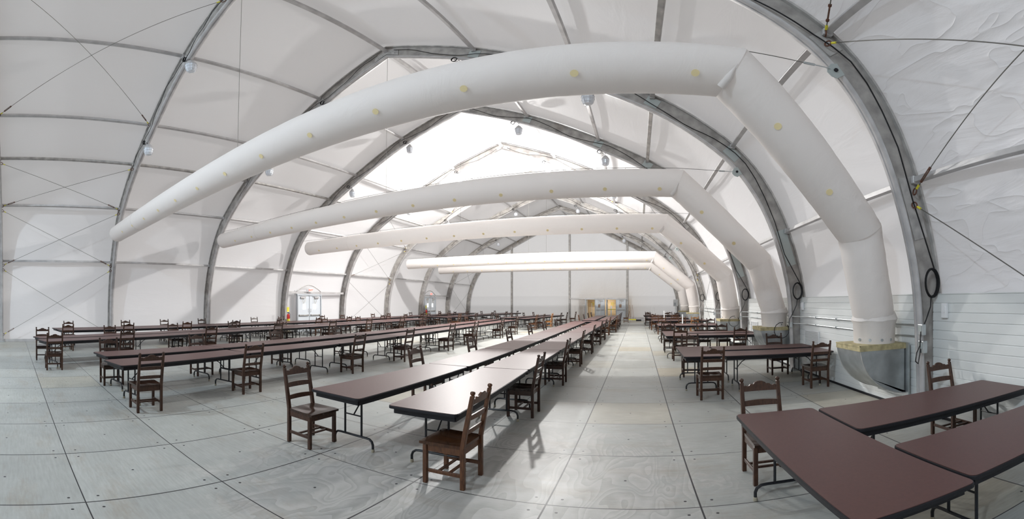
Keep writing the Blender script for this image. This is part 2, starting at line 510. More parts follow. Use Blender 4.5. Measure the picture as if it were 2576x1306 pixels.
def zprof(x):
    return at_d(min(abs(x - RX), 11.3), 1, 0.26)[1]
def end_strip(mb, y, x0, x1, z0=0.0, z1=None, n=10, wave=0.0):
    k = len(mb.v); rows = 14
    for i in range(n + 1):
        x = x0 + (x1 - x0) * i / n
        zt = zprof(x) if z1 is None else min(z1, zprof(x))
        for j in range(rows + 1):
            z = z0 + (zt - z0) * j / rows
            dy = wave * noise.noise(Vector((x * 1.3 + z * 0.7, z * 2.2 - x * 0.5, 3.0))) if wave else 0
            mb.v.append((x, y - dy, z))
    for i in range(n):
        for j in range(rows):
            a = k + i * (rows + 1) + j
            mb.f.append((a, a + rows + 1, a + rows + 2, a + 1))
ew = MB()
end_strip(ew, FAR, -18.27, -6.88, z0=2.38, n=30, wave=0.03)
end_strip(ew, FAR, -6.88, -1.07, z0=2.12, n=18, wave=0.22)
end_strip(ew, FAR, -6.88, -5.25, z1=2.12, n=6, wave=0.08)
end_strip(ew, FAR, -1.07, 4.35, z0=2.38, n=14, wave=0.03)
struct(ew.obj('wall_far', 'endwall', smooth=True), 'pale grey fabric end wall')
nw = MB(); end_strip(nw, BACK, -18.27, 4.35, n=40)
struct(nw.obj('wall_near', 'endwall'), 'fabric end wall behind the camera')
ll = MB()  # lowest strip of the end wall, set in a greyer material
end_strip(ll, FAR, -18.27, -6.88, z1=2.39, n=20)
end_strip(ll, FAR, -1.07, 4.35, z1=2.39, n=10)
struct(ll.obj('wall_far_band', 'band'), 'darker grey band along the foot of the end wall')
fp = MB()
for k in range(60):
    x = -1.0 + k * 0.087
    fp.v += [(x, FAR - 0.08, 0.28), (x, FAR - 0.5 - 0.12 * math.sin(k * 1.3), 0.05 + 0.04 * math.sin(k * 2.1)), (x, FAR - 0.95 - 0.1 * math.sin(k * .7), 0.01)]
for k in range(59):
    for j in range(2):
        a = 3 * k + j; fp.f.append((a, a + 3, a + 4, a + 1))
tag(fp.obj('ground_flap', 'membrane', smooth=True), 'loose white fabric flap lying along the foot of the end wall', 'fabric flap')
for x, nm in ((-13.0, 'dark tall post standing left in the grey end wall'), (-6.88, 'post of the end wall left of the doors'), (-1.07, 'post of the end wall right of the doors')):
    p = MB(); p.box((x, FAR - 0.16, zprof(x) / 2 - 0.1), (0.16, 0.16, zprof(x) - 0.2)); p.box((x, FAR - 0.16, 0.02), (0.3, 0.3, 0.03))
    p.box((x - 0.1, FAR - 0.1, zprof(x) / 2 - 0.1), (0.02, 0.05, zprof(x) - 0.3)); p.box((x + 0.1, FAR - 0.1, zprof(x) / 2 - 0.1), (0.02, 0.05, zprof(x) - 0.3))
    struct(p.obj('trim_post', 'alu'), nm)
p = MB(); p.box((-3.98, FAR - 0.16, 2.14), (5.7, 0.1, 0.12)); struct(p.obj('trim_header', 'alu_light'), 'metal header above the far doors')

# small plywood lined lobby behind the far doors
lb = MB(); lb.box((-3.3, FAR + 2.2, 1.2), (5.4, 0.05, 2.6))
for x in (-6.0, -0.6): lb.box((x, FAR + 1.15, 1.2), (0.05, 2.1, 2.6))
for z in (0.5, 0.9, 1.3, 1.7, 2.1): lb.box((-3.3, FAR + 2.16, z), (5.3, 0.03, 0.02))
lb.box((-3.3, FAR + 1.2, 2.14), (5.4, 2.1, 0.05))
struct(lb.obj('wall_lobby', 'ply'), 'plywood lined lobby seen through the open far doors')
lf = MB(); lf.box((-3.3, FAR + 1.35, -0.03), (5.4, 2.2, 0.05)); struct(lf.obj('floor_lobby', 'band'))

# ------------------------------------------------------------------ arches
def section_sweep(prof2, y, sec, mb):
    """prof2: list of (x,z) inner->outer frames given as pairs; sec: list of (offset, dy)"""
    rings = []
    profs = {o: full_profile(o) for o in {s_[0] for s_ in sec}}
    n = len(profs[sec[0][0]])
    for i in range(n):
        k = len(mb.v)
        for (o, dy) in sec:
            x, z = profs[o][i]
            mb.v.append((x, y + dy, max(0.0, z)))
        rings.append(k)
    m = len(sec)
    for i in range(n - 1):
        a, b = rings[i], rings[i + 1]
        for j in range(m):
            mb.f.append((a + j, a + (j + 1) % m, b + (j + 1) % m, b + j))
    mb.f.append(tuple(rings[0] + j for j in range(m))[::-1]); mb.f.append(tuple(rings[-1] + j for j in range(m)))

WEB = [(-0.19, -0.028), (0.20, -0.028), (0.20, 0.028), (-0.19, 0.028)]
INNER = [(-0.23, -0.055), (-0.23, -0.015), (-0.215, -0.010), (-0.215, 0.010), (-0.23, 0.015), (-0.23, 0.055), (-0.21, 0.085), (-0.185, 0.085), (-0.185, -0.085), (-0.21, -0.085)]
OUTER = [(0.19, -0.085), (0.23, -0.085), (0.23, 0.085), (0.19, 0.085)]
FRN = {-2: 'second arch behind', -1: 'arch beside', 0: 'nearest arch, its apex above the view', 1: 'second arch from the front', 2: 'third arch from the front',
       3: 'fourth arch, between the two lit lamps', 4: 'fifth arch from the front', 5: 'sixth arch from the front', 6: 'seventh arch from the front', 7: 'last arch against the end wall'}
GX = {0: (0.0, 10.35)}
purD = [2.8, 5.5, 7.3, 9.25, 10.68]
for i in range(-2, 8):
    y = Y0 + i * D - (0.12 if i == 7 else 0)
    root = bpy.data.objects.new('trim_arch', None); COL.objects.link(root)
    struct(root, 'grey aluminium arch rib, ' + FRN[i] if i >= 0 else 'grey aluminium arch rib ' + FRN[i] + ' the camera')
    mb = MB(); section_sweep(None, y, WEB, mb); mb.obj('web', 'web', root, smooth=True)
    mb = MB(); section_sweep(None, y, INNER, mb); mb.obj('inner_flange', 'alu_light', root, smooth=True)
    mb = MB(); section_sweep(None, y, OUTER, mb); mb.obj('outer_flange', 'alu', root, smooth=True)
    g = MB()
    for dy in (-0.045, 0.045):
        g.prism([(RX - 0.42, 10.05), (RX, 10.24), (RX + 0.42, 10.05), (RX + 0.42, 10.28), (RX, 10.47), (RX - 0.42, 10.28)], y + dy - 0.008, y + dy + 0.008, 'Y')
        for q in (-0.3, -0.15, 0.15, 0.3): g.lathe([(0.018, -0.02), (0.018, 0.02)], (RX + q, y + dy, 10.3 - abs(q) * 0.4), 6, 'Y')
    g.obj('ridge_plate', 'alu', root)
    for s in (-1, 1):
        b = MB(); b.box((RX + s * 11.0, y, 0.015), (0.5, 0.34, 0.03))
        for q in (-1, 1):
            b.prism([(RX + s * 10.82, 0.03), (RX + s * 11.18, 0.03), (RX + s * 11.18, 0.34), (RX + s * 10.9, 0.34)], y + q * 0.11 - 0.01, y + q * 0.11 + 0.01, 'Y')
        b.obj('base_plate', 'galv', root)
    for s in (-1, 1):
        for k, d in enumerate(purD):
            x, z = at_d(d, s, 0.02)
            pl = MB()
            nx, nz = at_d(d, s, 0.1)
            x2, z2 = at_d(min(d + 0.15, 10.95), s, 0.02); x1, z1 = at_d(d - 0.15, s, 0.02)
            for dy in (-0.034, 0.034): pl.bar((x1, y + dy, z1), (x2, y + dy, z2), 0.008, 0.26, up=Vector((x - RX, 0, max(z - 3, 0.1))))
            pl.obj('joint_plate', 'plate' if (i in (1, 2) and s > 0) else 'alu', root)
    if i <= 1:
        # horizontal sleeve splices with bolts
        pass

# purlins, one between every two arches
for i in range(-2, 7):
    ya, yb = Y0 + i * D + 0.03, Y0 + (i + 1) * D - 0.03
    bay = 'beside the camera' if i < 0 else 'in the %s bay from the front' % ORD[i]
    if i == -2: bay = 'behind the camera'
    for s in (-1, 1):
        for k, d in enumerate(purD):
            x, z = at_d(d, s, 0.15)
            mb = MB(); mb.bar((x, ya, z), (x, yb, z), 0.10, 0.085, up=(0, 0, 1) if k == 4 else (s * 0.35, 0, 1))
            for yy in (ya + 0.05, yb - 0.05): mb.box((x, yy, z), (0.13, 0.06, 0.12))
            o = mb.obj('trim_purlin', 'alu_light' if k != 2 else 'alu', bevel=0.006, seg=1)
            struct(o, ('left' if s < 0 else 'right') + ' purlin, ' + ['highest', 'second', 'third', 'fourth', 'lowest'][k] + ' below the ridge, ' + bay)
    mb = MB(); mb.bar((RX, ya, 10.36), (RX, yb, 10.36), 0.11, 0.10); struct(mb.obj('trim_purlin', 'alu_light', bevel=0.006, seg=1), 'ridge beam ' + bay)

# ------------------------------------------------------------------ brace cables
def sagline(a, b, sag, n=10):
    a = Vector(a); b = Vector(b)
    return [a.lerp(b, t / n) - Vector((0, 0, sag * 4 * (t / n) * (1 - t / n))) for t in range(n + 1)]
def brace(a, b, label, group, r=0.0075):
    a = Vector(a); b = Vector(b)
    root = thing('brace_cable', label, 'cable', tuple(a), 0, group)
    L = (b - a).length; t = (b - a).normalized(); v0 = Vector((0, 0, 0))
    MB().tube(sagline(v0 + t * 0.12, b - a - t * 0.12, 0.02), r, 6).obj('steel_cable', 'wire', root)
    tb = MB(); c = t * 0.45
    sd = t.cross(Vector((1, 0, 0))).normalized() * 0.02
    for q in (-1, 1): tb.tube([c - t * 0.13 + sd * q, c + t * 0.13 + sd * q], 0.008, 6)
    tb.tube([c - t * 0.16, c - t * 0.12], 0.022, 6); tb.tube([c + t * 0.12, c + t * 0.16], 0.022, 6)
    tb.obj('turnbuckle', 'rust', root)
    for e, q in ((v0, 1), (b - a, -1)):
        sh = MB(); e2 = e + t * q * 0.055
        up = t.cross(Vector((1, 0, 0))).normalized()
        sh.tube([e2 + (t * math.cos(an) * 0.06 + up * math.sin(an) * 0.042) for an in [2 * PI * j / 12 for j in range(12)]], 0.012, 6, closed=True)
        sh.obj('shackle', 'rust', root)
        MB().tube([e + t * q * 0.13, e + t * q * 0.21], 0.018, 8).obj('sleeve', 'yellow', root)
    return root
levels = [0.0, 10.68, 9.25, 7.3]
def lvl(k, s):
    if k == 0: return (RX + s * 10.93, 0.22)
    x, z = at_d([0, 10.68, 9.25, 7.3, 5.5, 0.6][k], s, 0.05)
    return x, z
segs = [(0, 1, 'lowest'), (1, 2, 'second lowest'), (2, 3, 'third lowest'), (4, 5, 'topmost')]
for bay in (-1, 3, 6):
    bn = {-1: 'bay beside the camera', 3: 'fourth bay', 6: 'last bay'}[bay]
    ya, yb = Y0 + bay * D + 0.06, Y0 + (bay + 1) * D - 0.06
    if bay == 6: yb -= 0.1
    for s in (-1, 1):
        sn = 'left' if s < 0 else 'right'
        for (k0, k1, nm) in segs:
            (xa, za), (xb, zb) = lvl(k0, s), lvl(k1, s)
            xa -= s * 0.02; xb -= s * 0.02
            if s > 0 and k0 == 0: xa -= 0.12; xb -= 0.02
            if not (bay == -1 and s > 0 and k0 == 0): brace((xa, yb, za + 0.08), (xb, ya, zb - 0.08), '%s brace cable of the %s side, %s, rising towards camera' % (nm, sn, bn), 'cross bracing cables')
            brace((xa, ya, za + 0.08), (xb, yb, zb - 0.08), '%s brace cable of the %s side, %s, rising away' % (nm, sn, bn), 'cross bracing cables')

# ------------------------------------------------------------------ right wall siding, conduits, vents, boxes
for i in range(-2, 7):
    ya, yb = Y0 + i * D + 0.045, Y0 + (i + 1) * D - 0.045
    mb = MB(); n = 14; hgt = 1.91 / n
    for k in range(n):
        z = k * hgt
        mb.prism([(XW, z), (XW, z + hgt - 0.018), (XW + 0.012, z + hgt - 0.006), (XW + 0.012, z + hgt), (XW + 0.04, z + hgt), (XW + 0.04, z)], ya, yb, 'Y')
    o = mb.obj('wall_right_siding', 'siding')
    o['kind'] = 'structure'; o['label'] = 'white horizontal board siding, ' + ('beside the camera' if i < 0 else ORD[i] + ' bay from the front')
    cp = MB(); cp.box((XW + 0.13, (ya + yb) / 2, 1.905), (0.27, yb - ya, 0.012)); struct(cp.obj('trim_siding_cap', 'siding'), 'ledge along the top of the siding')
    sk = MB(); sk.box((XW - 0.01, (ya + yb) / 2, 0.02), (0.03, yb - ya, 0.04)); struct(sk.obj('baseboard_right', 'edge'), 'dark strip along the foot of the siding')
sk = MB(); sk.box((-17.96, (BACK + FAR) / 2, 0.06), (0.05, FAR - BACK, 0.12)); struct(sk.obj('baseboard_left', 'alu_light'), 'pale metal sill along the foot of the left wall')

for z, nm in ((1.42, 'upper'), (1.24, 'lower')):
    for i in range(0, 6):
        ya = Y0 + i * D + (0.35 if i == 0 else 0.0); yb = Y0 + (i + 1) * D
        root = thing('wall_conduit', '%s steel conduit on white siding, %s bay from the front' % (nm, ORD[i]), 'conduit', (XW - 0.035, ya, z), 0, 'wall conduits')
        xo = -0.2
        pts = [(0, 0.25, 0), (0, yb - ya - 0.5, 0), (xo, yb - ya - 0.25, 0.0), (xo, yb - ya + 0.2, 0), (0, yb - ya + 0.25, 0)]
        if i == 0: pts = [(-0.16, -0.28, 0)] + [(0, 0.0, 0)] + pts[1:]
        MB().tube(pts, 0.013, 8).obj('pipe', 'galv', root, smooth=True)
        for q in (0.6, 1.6, 2.6, 3.6): MB().box((0.0, q, -0.005), (0.05, 0.03, 0.05)).obj('clamp', 'galv', root)

def vent(y, z, w, h, label):
    root = thing('louvred_vent', label, 'vent', (XW - 0.012, y, z), 0, 'wall louvres')
    fr = MB()
    for q in (-1, 1):
        fr.box((0, q * w / 2, 0), (0.024, 0.025, h)); fr.box((0, 0, q * h / 2), (0.024, w, 0.025))
    fr.obj('frame', 'white', root)
    sl = MB(); n = int(h / 0.027)
    for k in range(n): sl.box((0.0, 0, -h / 2 + (k + 0.5) * h / n), (0.022, w - 0.02, 0.007), Matrix.Rotation(0.7, 3, 'Y'))
    sl.obj('louvre_slats', 'white', root)
    return root
vent(8.78, 0.73, 0.80, 0.70, 'tall white louvre on siding between the two nearest duct boxes')
vent(13.6, 0.73, 0.8, 0.7, 'white louvre on siding between second and third duct boxes')
vent(18.4, 0.73, 0.8, 0.7, 'white louvre on siding beyond the third duct box')

def small_box(name, label, cat, c, d, m='white', knobs=0):
    root = thing(name, label, cat, c)
    MB().box((0, 0, 0), d).obj('housing', m, root, bevel=0.01)
    k = MB(); k.box((-d[0] / 2 - 0.004, 0, d[2] * 0.1), (0.008, d[1] * 0.6, d[2] * 0.5)); k.obj('cover', 'plate' if m != 'white' else 'white', root)
    return root
small_box('junction_box', 'upper electrical box on the nearest right column', 'electrical box', (3.80, 4.40, 1.38), (0.07, 0.11, 0.16), 'galv')
small_box('outlet_box', 'lower electrical box with a black plug on the nearest column', 'electrical box', (3.80, 4.38, 1.13), (0.08, 0.12, 0.18), 'galv')
small_box('alarm_box', 'small white plastic box on siding beside the nearest column', 'wall box', (XW - 0.03, 4.20, 1.66), (0.05, 0.11, 0.22))
small_box('alarm_box', 'small white plastic box on siding beside the second column', 'wall box', (XW - 0.03, 9.30, 1.68), (0.05, 0.10, 0.2))
for i in (1, 2, 3, 4):
    small_box('outlet_box', 'electrical outlet box on the %s right column' % ORD[i], 'electrical box', (3.80, Y0 + i * D - 0.13, 1.2), (0.07, 0.10, 0.14), 'galv')
# control panel on a pole by the end wall
root = thing('control_panel', 'pale control cabinet on a pole by the end wall', 'control panel', (3.45, 36.6, 0))
MB().box((0, 0, 1.72), (0.42, 0.2, 0.62)).obj('cabinet', 'white', root, bevel=0.02)
MB().box((-0.06, -0.11, 1.6), (0.18, 0.02, 0.26)).obj('grille', 'doorframe', root)
MB().tube([(0, 0, 0), (0, 0, 1.42)], 0.04, 8).obj('pole', 'galv', root)

# ------------------------------------------------------------------ cables and coils on the arches
for i in range(0, 7):
    y = Y0 + i * D - 0.10
    nm = ORD[i]
    for s in (1, -1):
        pts = []
        ds = [0.3 + 10.3 * k / 40 for k in range(41)]
        for k, d in enumerate(ds):
            x, z = at_d(d, s, -0.04 + 0.10 * math.sin(k * 0.55 + i))
            if z < (2.3 if s > 0 else 6.5): break
            pts.append((x, y + 0.02 * math.sin(k * 1.7), z))
        if s > 0: pts.append((RX + 11.05, y, 2.25))
        o = MB().tube(pts, 0.011 if s > 0 else 0.009, 6).obj('power_cable', 'black', smooth=True)
        tag(o, 'black cable running up the %s half of the %s arch from the front' % ('right' if s > 0 else 'left', nm), 'cable', 'power cables on the arches')
    # coil on the right column
    root = thing('cable_coil', 'black coiled cable hung on the %s right column from the front' % nm, 'cable coil', (3.985, y - 0.03, 2.07), 0, 'cable coils on the right columns')
    cm = MB()
    for q in range(4):
        rr = 0.175 + 0.012 * (q % 2)
        cm.tube([((rr * 0.66 + 0.004 * q) * math.cos(t), -0.012 * q, rr * 1.15 * math.sin(t)) for t in [2 * PI * j / 24 for j in range(24)]], 0.011, 6, closed=True)
    cm.obj('loops', 'black', root, smooth=True)
    tl = [(0.0, 0, -0.2), (-0.02, -0.01, -0.35), (-0.12, -0.02, -0.55), (-0.22, -0.02, -0.72), (-0.24, -0.02, -0.92)]
    if i == 0: tl += [(-0.30, -0.02, -1.02), (-0.33, -0.03, -1.14), (-0.28, -0.03, -1.18), (-0.24, -0.02, -1.05), (-0.225, -0.02, -0.93)]
    elif i in (1, 2): tl += [(-0.3, -0.05, -0.85)] + [(-0.44 + 0.2 * math.cos(t), -0.03, -1.0 + 0.2 * math.sin(t)) for t in [0.6 - 0.5 * j for j in range(12)]]
    MB().tube(tl, 0.009, 6).obj('tail', 'black', root, smooth=True)

# ------------------------------------------------------------------ high bay lamps
def lamp(x, y, z, ztop, lit, label, power=1.0, tint=(1.0, 0.985, 0.96)):
    root = thing('high_bay_lamp', label, 'lamp', (x, y, z), 0, 'high bay lamps under the arches')
    MB().lathe([(0.03, 0.26), (0.07, 0.25), (0.11, 0.2), (0.155, 0.14), (0.165, 0.11), (0.165, 0.09)], n=16).obj('housing', 'fixture', root, smooth=True)
    rf = []
    g = MB(); n = 24
    prof = [(0.155, 0.09), (0.16, 0.05), (0.145, -0.05), (0.12, -0.13), (0.085, -0.15), (0.03, -0.155)]
    k0 = len(g.v)
    for (r, zz) in prof:
        for j in range(n):
            a = 2 * PI * j / n; r2 = r * (1.0 if j % 2 else 0.93)
            g.v.append((r2 * math.cos(a), r2 * math.sin(a), zz))
    for q in range(len(prof) - 1):
        for j in range(n):
            a = k0 + q * n; g.f.append((a + j, a + (j + 1) % n, a + n + (j + 1) % n, a + n + j))
    g.f.append(tuple(k0 + (len(prof) - 1) * n + j for j in range(n)))
    g.obj('refractor', 'glass_on' if lit else 'glass_off', root)
    c = MB()
    for j in range(6):
        a = 2 * PI * j / 6
        c.tube([(0.17 * math.cos(a), 0.17 * math.sin(a), 0.09), (0.155 * math.cos(a), 0.155 * math.sin(a), -0.05), (0.1 * math.cos(a), 0.1 * math.sin(a), -0.17)], 0.004, 4)
    for rr, zz in ((0.168, 0.0), (0.14, -0.1)): c.tube([(rr * math.cos(2 * PI * j / 16), rr * math.sin(2 * PI * j / 16), zz) for j in range(16)], 0.004, 4, closed=True)
    c.obj('wire_cage', 'fixture', root)
    top = ztop - z
    hk = MB(); hk.tube([(0, 0, 0.25), (0, 0, top)], 0.008, 6); hk.tube([(0.03 * math.cos(t), 0, top + 0.0 + 0.03 * math.sin(t)) for t in [2 * PI * j / 10 for j in range(10)]], 0.007, 5, closed=True)
    hk.obj('hook', 'fixture', root)
    cr = MB()
    cr.tube([(0.02, -0.03, 0.25), (-0.08, -0.06, 0.36), (-0.16, -0.08, 0.3), (-0.2, -0.08, 0.42), (-0.1, -0.08, top + 0.05)], 0.008, 5)
    for q in range(3):
        cr.tube([(-0.2 + (0.075 + .006 * q) * math.cos(t), -0.09 - 0.012 * q, top + 0.02 + 0.075 * math.sin(t)) for t in [2 * PI * j / 14 for j in range(14)]], 0.009, 5, closed=True)
    cr.obj('cord', 'black', root)
    if lit:
        ld = bpy.data.lights.new('lamp_light', 'POINT'); ld.energy = LAMP_W * power; ld.shadow_soft_size = 0.16; ld.color = tint
        lo = bpy.data.objects.new('lamp_light', ld); COL.objects.link(lo); lo.parent = root; lo.location = (0, 0, -0.34)
for i in range(0, 8):
    if i == 7: continue
    y = Y0 + i * D
    for s, d, zz, nm in ((-1, 2.45, 8.95, 'upper left'), (1, 2.45, 8.95, 'upper right'), (-1, 5.75, 7.40, 'lower left'), (1, 5.75, 7.30, 'lower right')):
        x, zt = at_d(d, s, -0.23)
        if zt - zz < 0.38: zz = zt - 0.38
        lit = (i == 3 and d < 3)
        lamp(x, y, zz, zt, lit, ('glowing' if lit else 'unlit') + ' glass high bay lamp, %s of the %s arch from the front' % (nm, ORD[i]), 1.0 if i == 3 else 0.3)
for i in (-2,):  # unseen lamp, added as cool fill for the near end of the hall
    for s in (-1,):
        x, zt = at_d(2.45, s, -0.23); lamp(x, Y0 + i * D, 8.9, zt, True, 'added glowing high bay fill lamp on the %s, behind the camera' % ('left' if s < 0 else 'right'), 0.72, (0.74, 0.88, 1.0))

# ------------------------------------------------------------------ inflated air ducts
def fabric_tube(path, rad, name, parent, n=32, wr=0.0, seed=0.0, na=None, nb=None, rads=None):
    """soft duct run along path; end rings are cut on the planes with normals na / nb (mitre), walls wobble a little"""
    pts = []
    for a, b in zip(path[:-1], path[1:]):
        a = Vector(a); b = Vector(b); k = max(2, int((b - a).length / 0.07))
        for j in range(k): pts.append(a.lerp(b, j / k))
    pts.append(Vector(path[-1]))
    mb = MB(); mb.tube(pts, rad, n, cap=False)
    m = len(pts)
    def cut(ring0, c, nrm, t):
        for q in range(n):
            v = Vector(mb.v[ring0 * n + q]); k = -(v - c).dot(nrm) / t.dot(nrm)
            mb.v[ring0 * n + q] = tuple(v + t * k)
    if wr:
        for q, v in enumerate(mb.v):
            V_ = Vector(v); ring = q // n; c = pts[ring]
            e = min(ring, m - 1 - ring) / 6.0
            w = noise.noise(V_ * 2.6 + Vector((seed, 0, 0))) * 0.5 + abs(noise.noise(V_ * 6.0 + Vector((seed, 3, 1)))) * -0.9
            amp = wr * (1 + 1.8 * max(0, 1 - e))
            mb.v[q] = tuple(c + (V_ - c) * (1 + amp * w))
    for (nrm, end) in ((na, 0), (nb, m - 1)):
        if nrm is None: continue
        t = ((pts[1] - pts[0]) if end == 0 else (pts[-1] - pts[-2])).normalized()
        nrm = Vector(nrm).normalized(); L = rad * 1.1; c = pts[end]
        # shift every ring close to the cut so the wall is sheared smoothly onto the mitre plane
        rng = range(m)
        for i in rng:
            dist = (pts[i] - c).length
            if dist > 2 * L: continue
            f = 1 - dist / (2 * L)
            for q in range(n):
                k = i * n + q; v = Vector(mb.v[k]); rel = v - pts[i]
                rel = rel - t * rel.dot(t)
                sh = -rel.dot(nrm) / t.dot(nrm)
                mb.v[k] = tuple(Vector(mb.v[k]) + t * sh * f)
    return mb.obj(name, 'duct', parent, smooth=True)

DUCTS = [  # arch index, left end x, y, z, radius, first bend x, lower kink (x,y,z), box near y
    (0, -16.35, 4.42, 4.72, 0.35, 1.02, (3.18, 5.12, 2.86), 5.03),
    (1, -16.2, 9.50, 4.70, 0.35, 0.92, (3.15, 10.05, 2.84), 9.86),
    (2, -15.75, 14.56, 4.68, 0.36, 0.93, (3.30, 15.0, 2.80), 15.0),
    (4, -16.0, 24.67, 4.58, 0.36, 0.95, (3.30, 25.1, 2.8), 25.05),
    (5, -16.1, 29.7, 4.52, 0.36, 0.95, (3.30, 30.1, 2.8), 30.1)]
def bend(a, b, c, r, n=5):
    a, b, c = Vector(a), Vector(b), Vector(c)
    p, q = b + (a - b).normalized() * r, b + (c - b).normalized() * r
    return [tuple((1 - t) ** 2 * p + 2 * t * (1 - t) * b + t * t * q) for t in [k / n for k in range(n + 1)]]
for di, (ai, xl, y, z, r, xb, kink, by) in enumerate(DUCTS):
    nm = ['nearest', 'second', 'third', 'fourth', 'farthest'][di]
    root = thing('air_duct', '%s long white inflated fabric air duct with cream discs, bent down at right' % nm, 'air duct', (xl, y, z), 0, 'inflated air ducts')
    def R_(p): return (p[0] - xl, p[1] - y, p[2] - z)
    bx = XW - 0.47; byc = by + 0.36
    # three straight runs meeting on mitre planes
    b1 = (xb + 0.02, y, z + 0.02); b2 = (bx, byc, 1.50)
    def U(p, q): return (Vector(q) - Vector(p)).normalized()
    n1 = U((xl, y, z), b1) + U(b1, kink); n2 = U(b1, kink) + U(kink, b2)
    fabric_tube([R_((xl, y, z)), R_(b1)], r, 'horizontal_sleeve', root, wr=0.010, seed=di, nb=n1)
    fabric_tube([R_(b1), R_(kink)], r, 'sloping_sleeve', root, wr=0.022, seed=di + 7, na=n1, nb=n2)
    fabric_tube([R_(kink), R_(b2)], r * 0.985, 'upright_sleeve', root, wr=0.035, seed=di + 13, na=n2)
    # little tuck of slack cloth on the inner side of the upper bend
    tk = MB(); c0 = Vector(R_(b1)) + Vector((-0.12, -0.06, -r * 0.98))
    tk.tube([c0 + Vector((-0.02, -0.10, 0.0)), c0 + Vector((0.05, -0.20, 0.10)), c0 + Vector((0.12, -0.27, 0.26))], [0.05, 0.045, 0.008], 10)
    tk.obj('bend_tuck', 'duct', root, smooth=True)
    top = (bx, byc, 1.18)
    cf = MB(); cf.tube([R_((bx - 0.01, byc, 1.60)), R_((bx, byc, 1.50)), R_((bx, byc, 1.44)), R_((bx, byc, 1.12))], [r * 0.98, r * 1.10, r * 1.0, r * 0.96], 28)
    for q, v in enumerate(cf.v):
        w = noise.noise(Vector(v) * 6) * 0.02; cf.v[q] = (v[0] + w, v[1] + w, v[2] + w)
    cf.obj('lower_cuff', 'duct', root, smooth=True)
    cap = MB(); cap.lathe([(r * 0.6, -0.015), (r * 0.98, 0.0), (r * 1.01, 0.03), (r * 1.0, 0.06)], (0, 0, 0), 28, 'X'); cap.obj('end_cap', 'duct', root, smooth=True)
    sn = MB(); sn.tube([(3.0, (r + 0.002) * math.cos(t), (r + 0.002) * math.sin(t)) for t in [2 * PI * j / 28 for j in range(28)]], 0.006, 4, closed=True); sn.obj('seam_ring', 'duct', root)
    for t in (-2.9, -2.35, -1.8, -1.3):
        rv = MB().lathe([(0.024, -0.01), (0.024, 0.01)], (0, 0, 0), 10, 'X').obj('rivet', 'galv', root, loc=R_((bx + r * 0.965 * math.cos(t), byc + r * 0.965 * math.sin(t), 1.19)))
        rv.rotation_euler = (0, 0, t)
    # cream vent discs facing the camera side, low on the flank
    dm = MB(); dm.lathe([(0.046, 0.0), (0.046, 0.006)], n=16)
    dmesh = dm.mesh('vent_disc', 'dot')
    def disc(c, ax):
        """disc on the flank of a run with axis direction ax"""
        o = bpy.data.objects.new('vent_disc', dmesh); COL.objects.link(o); o.parent = root
        ax = Vector(ax).normalized()
        nrm = Vector((0, -1, 0)) * math.cos(0.67) + Vector((0, 0, -1)) * math.sin(0.67)
        if abs(ax.z) > 0.2: nrm = Vector((-0.55, -0.83, -0.25))
        nrm = (nrm - ax * nrm.dot(ax)).normalized()
        o.location = Vector(R_(c)) + nrm * (r * 1.0)
        o.rotation_euler = nrm.to_track_quat('Z', 'Y').to_euler()
    x = xb - 0.42
    while x > xl + 0.5:
        disc((x, y, z), (1, 0, 0)); x -= 1.27
    for t in (0.3, 0.68):
        c = Vector(b1).lerp(Vector(kink), t); disc(tuple(c), Vector(kink) - Vector(b1))
    # suspension cable above the duct with ties, pulley on the arch
    ay = Y0 + ai * D
    sc = thing('suspension_cable', 'taut steel wire carrying the %s air duct from arch to arch' % nm, 'cable', (xl, y, z + r), 0, 'duct suspension wires')
    ex, ez = at_z(z + r + 0.12, -1, -0.24); px, pz = 2.40, 5.10
    hw = [(ex - xl, ay - y, 0.12), (1.0, 0, 0.05), (xb - xl, 0, 0.07), (px - xl - 0.45, 0, pz - z - r)]
    MB().tube(hw, 0.006, 5).obj('wire', 'wire', sc)
    tie_mesh = MB().tube([(0, 0, 0.07), (0, 0, -0.01)], 0.005, 5).mesh('tie', 'wire')
    for q in range(1, 14):
        tie = bpy.data.objects.new('tie', tie_mesh); COL.objects.link(tie); tie.parent = sc; tie.location = ((xb - xl) * q / 14, 0, 0)
    tb = MB(); tb.tube([(px - xl - 0.45, 0, pz - z - r), (px - xl - 0.3, 0, pz - z - r)], 0.018, 6); tb.tube([(px - xl - 0.3, 0, pz - z - r), (px - xl - 0.08, 0, pz - z - r)], 0.008, 6); tb.obj('turnbuckle', 'galv', sc)
    pu = thing('pulley_bracket', 'zinc pulley bracket on the arch at the right end of the %s duct wire' % nm, 'pulley', (px, ay, pz), 0, 'pulley brackets')
    ax_, az_ = at_z(pz + 0.05, 1, -0.22)
    dxx = ax_ - px
    b_ = MB(); b_.prism([(-0.12, 0.0), (-0.07, 0.1), (0.02, 0.13), (dxx + 0.05, 0.06), (dxx + 0.12, -0.04), (0.02, -0.14), (-0.06, -0.12), (-0.12, -0.06)], -0.10, -0.088, 'Y'); b_.obj('plate', 'plate', pu, bevel=0.004)
    b_ = MB(); b_.lathe([(0.03, -0.12), (0.03, -0.08)], n=12, axis='Y'); b_.obj('hub', 'edge', pu)
    # vertical hanger from the ridge
    hg = MB().tube([(RX, ay, 10.15), (RX, y, z + r + 0.07)], 0.005, 5).obj('hanger_wire', 'wire')
    tag(hg, 'thin vertical wire from the ridge down to the %s air duct' % nm, 'wire', 'duct hanger wires')
    # galvanised intake elbow
    tb_ = thing('duct_elbow', 'galvanised sheet metal elbow box under the %s air duct' % nm, 'duct elbow', (XW - 0.03, by, 0), 0, 'sheet metal duct elbows')
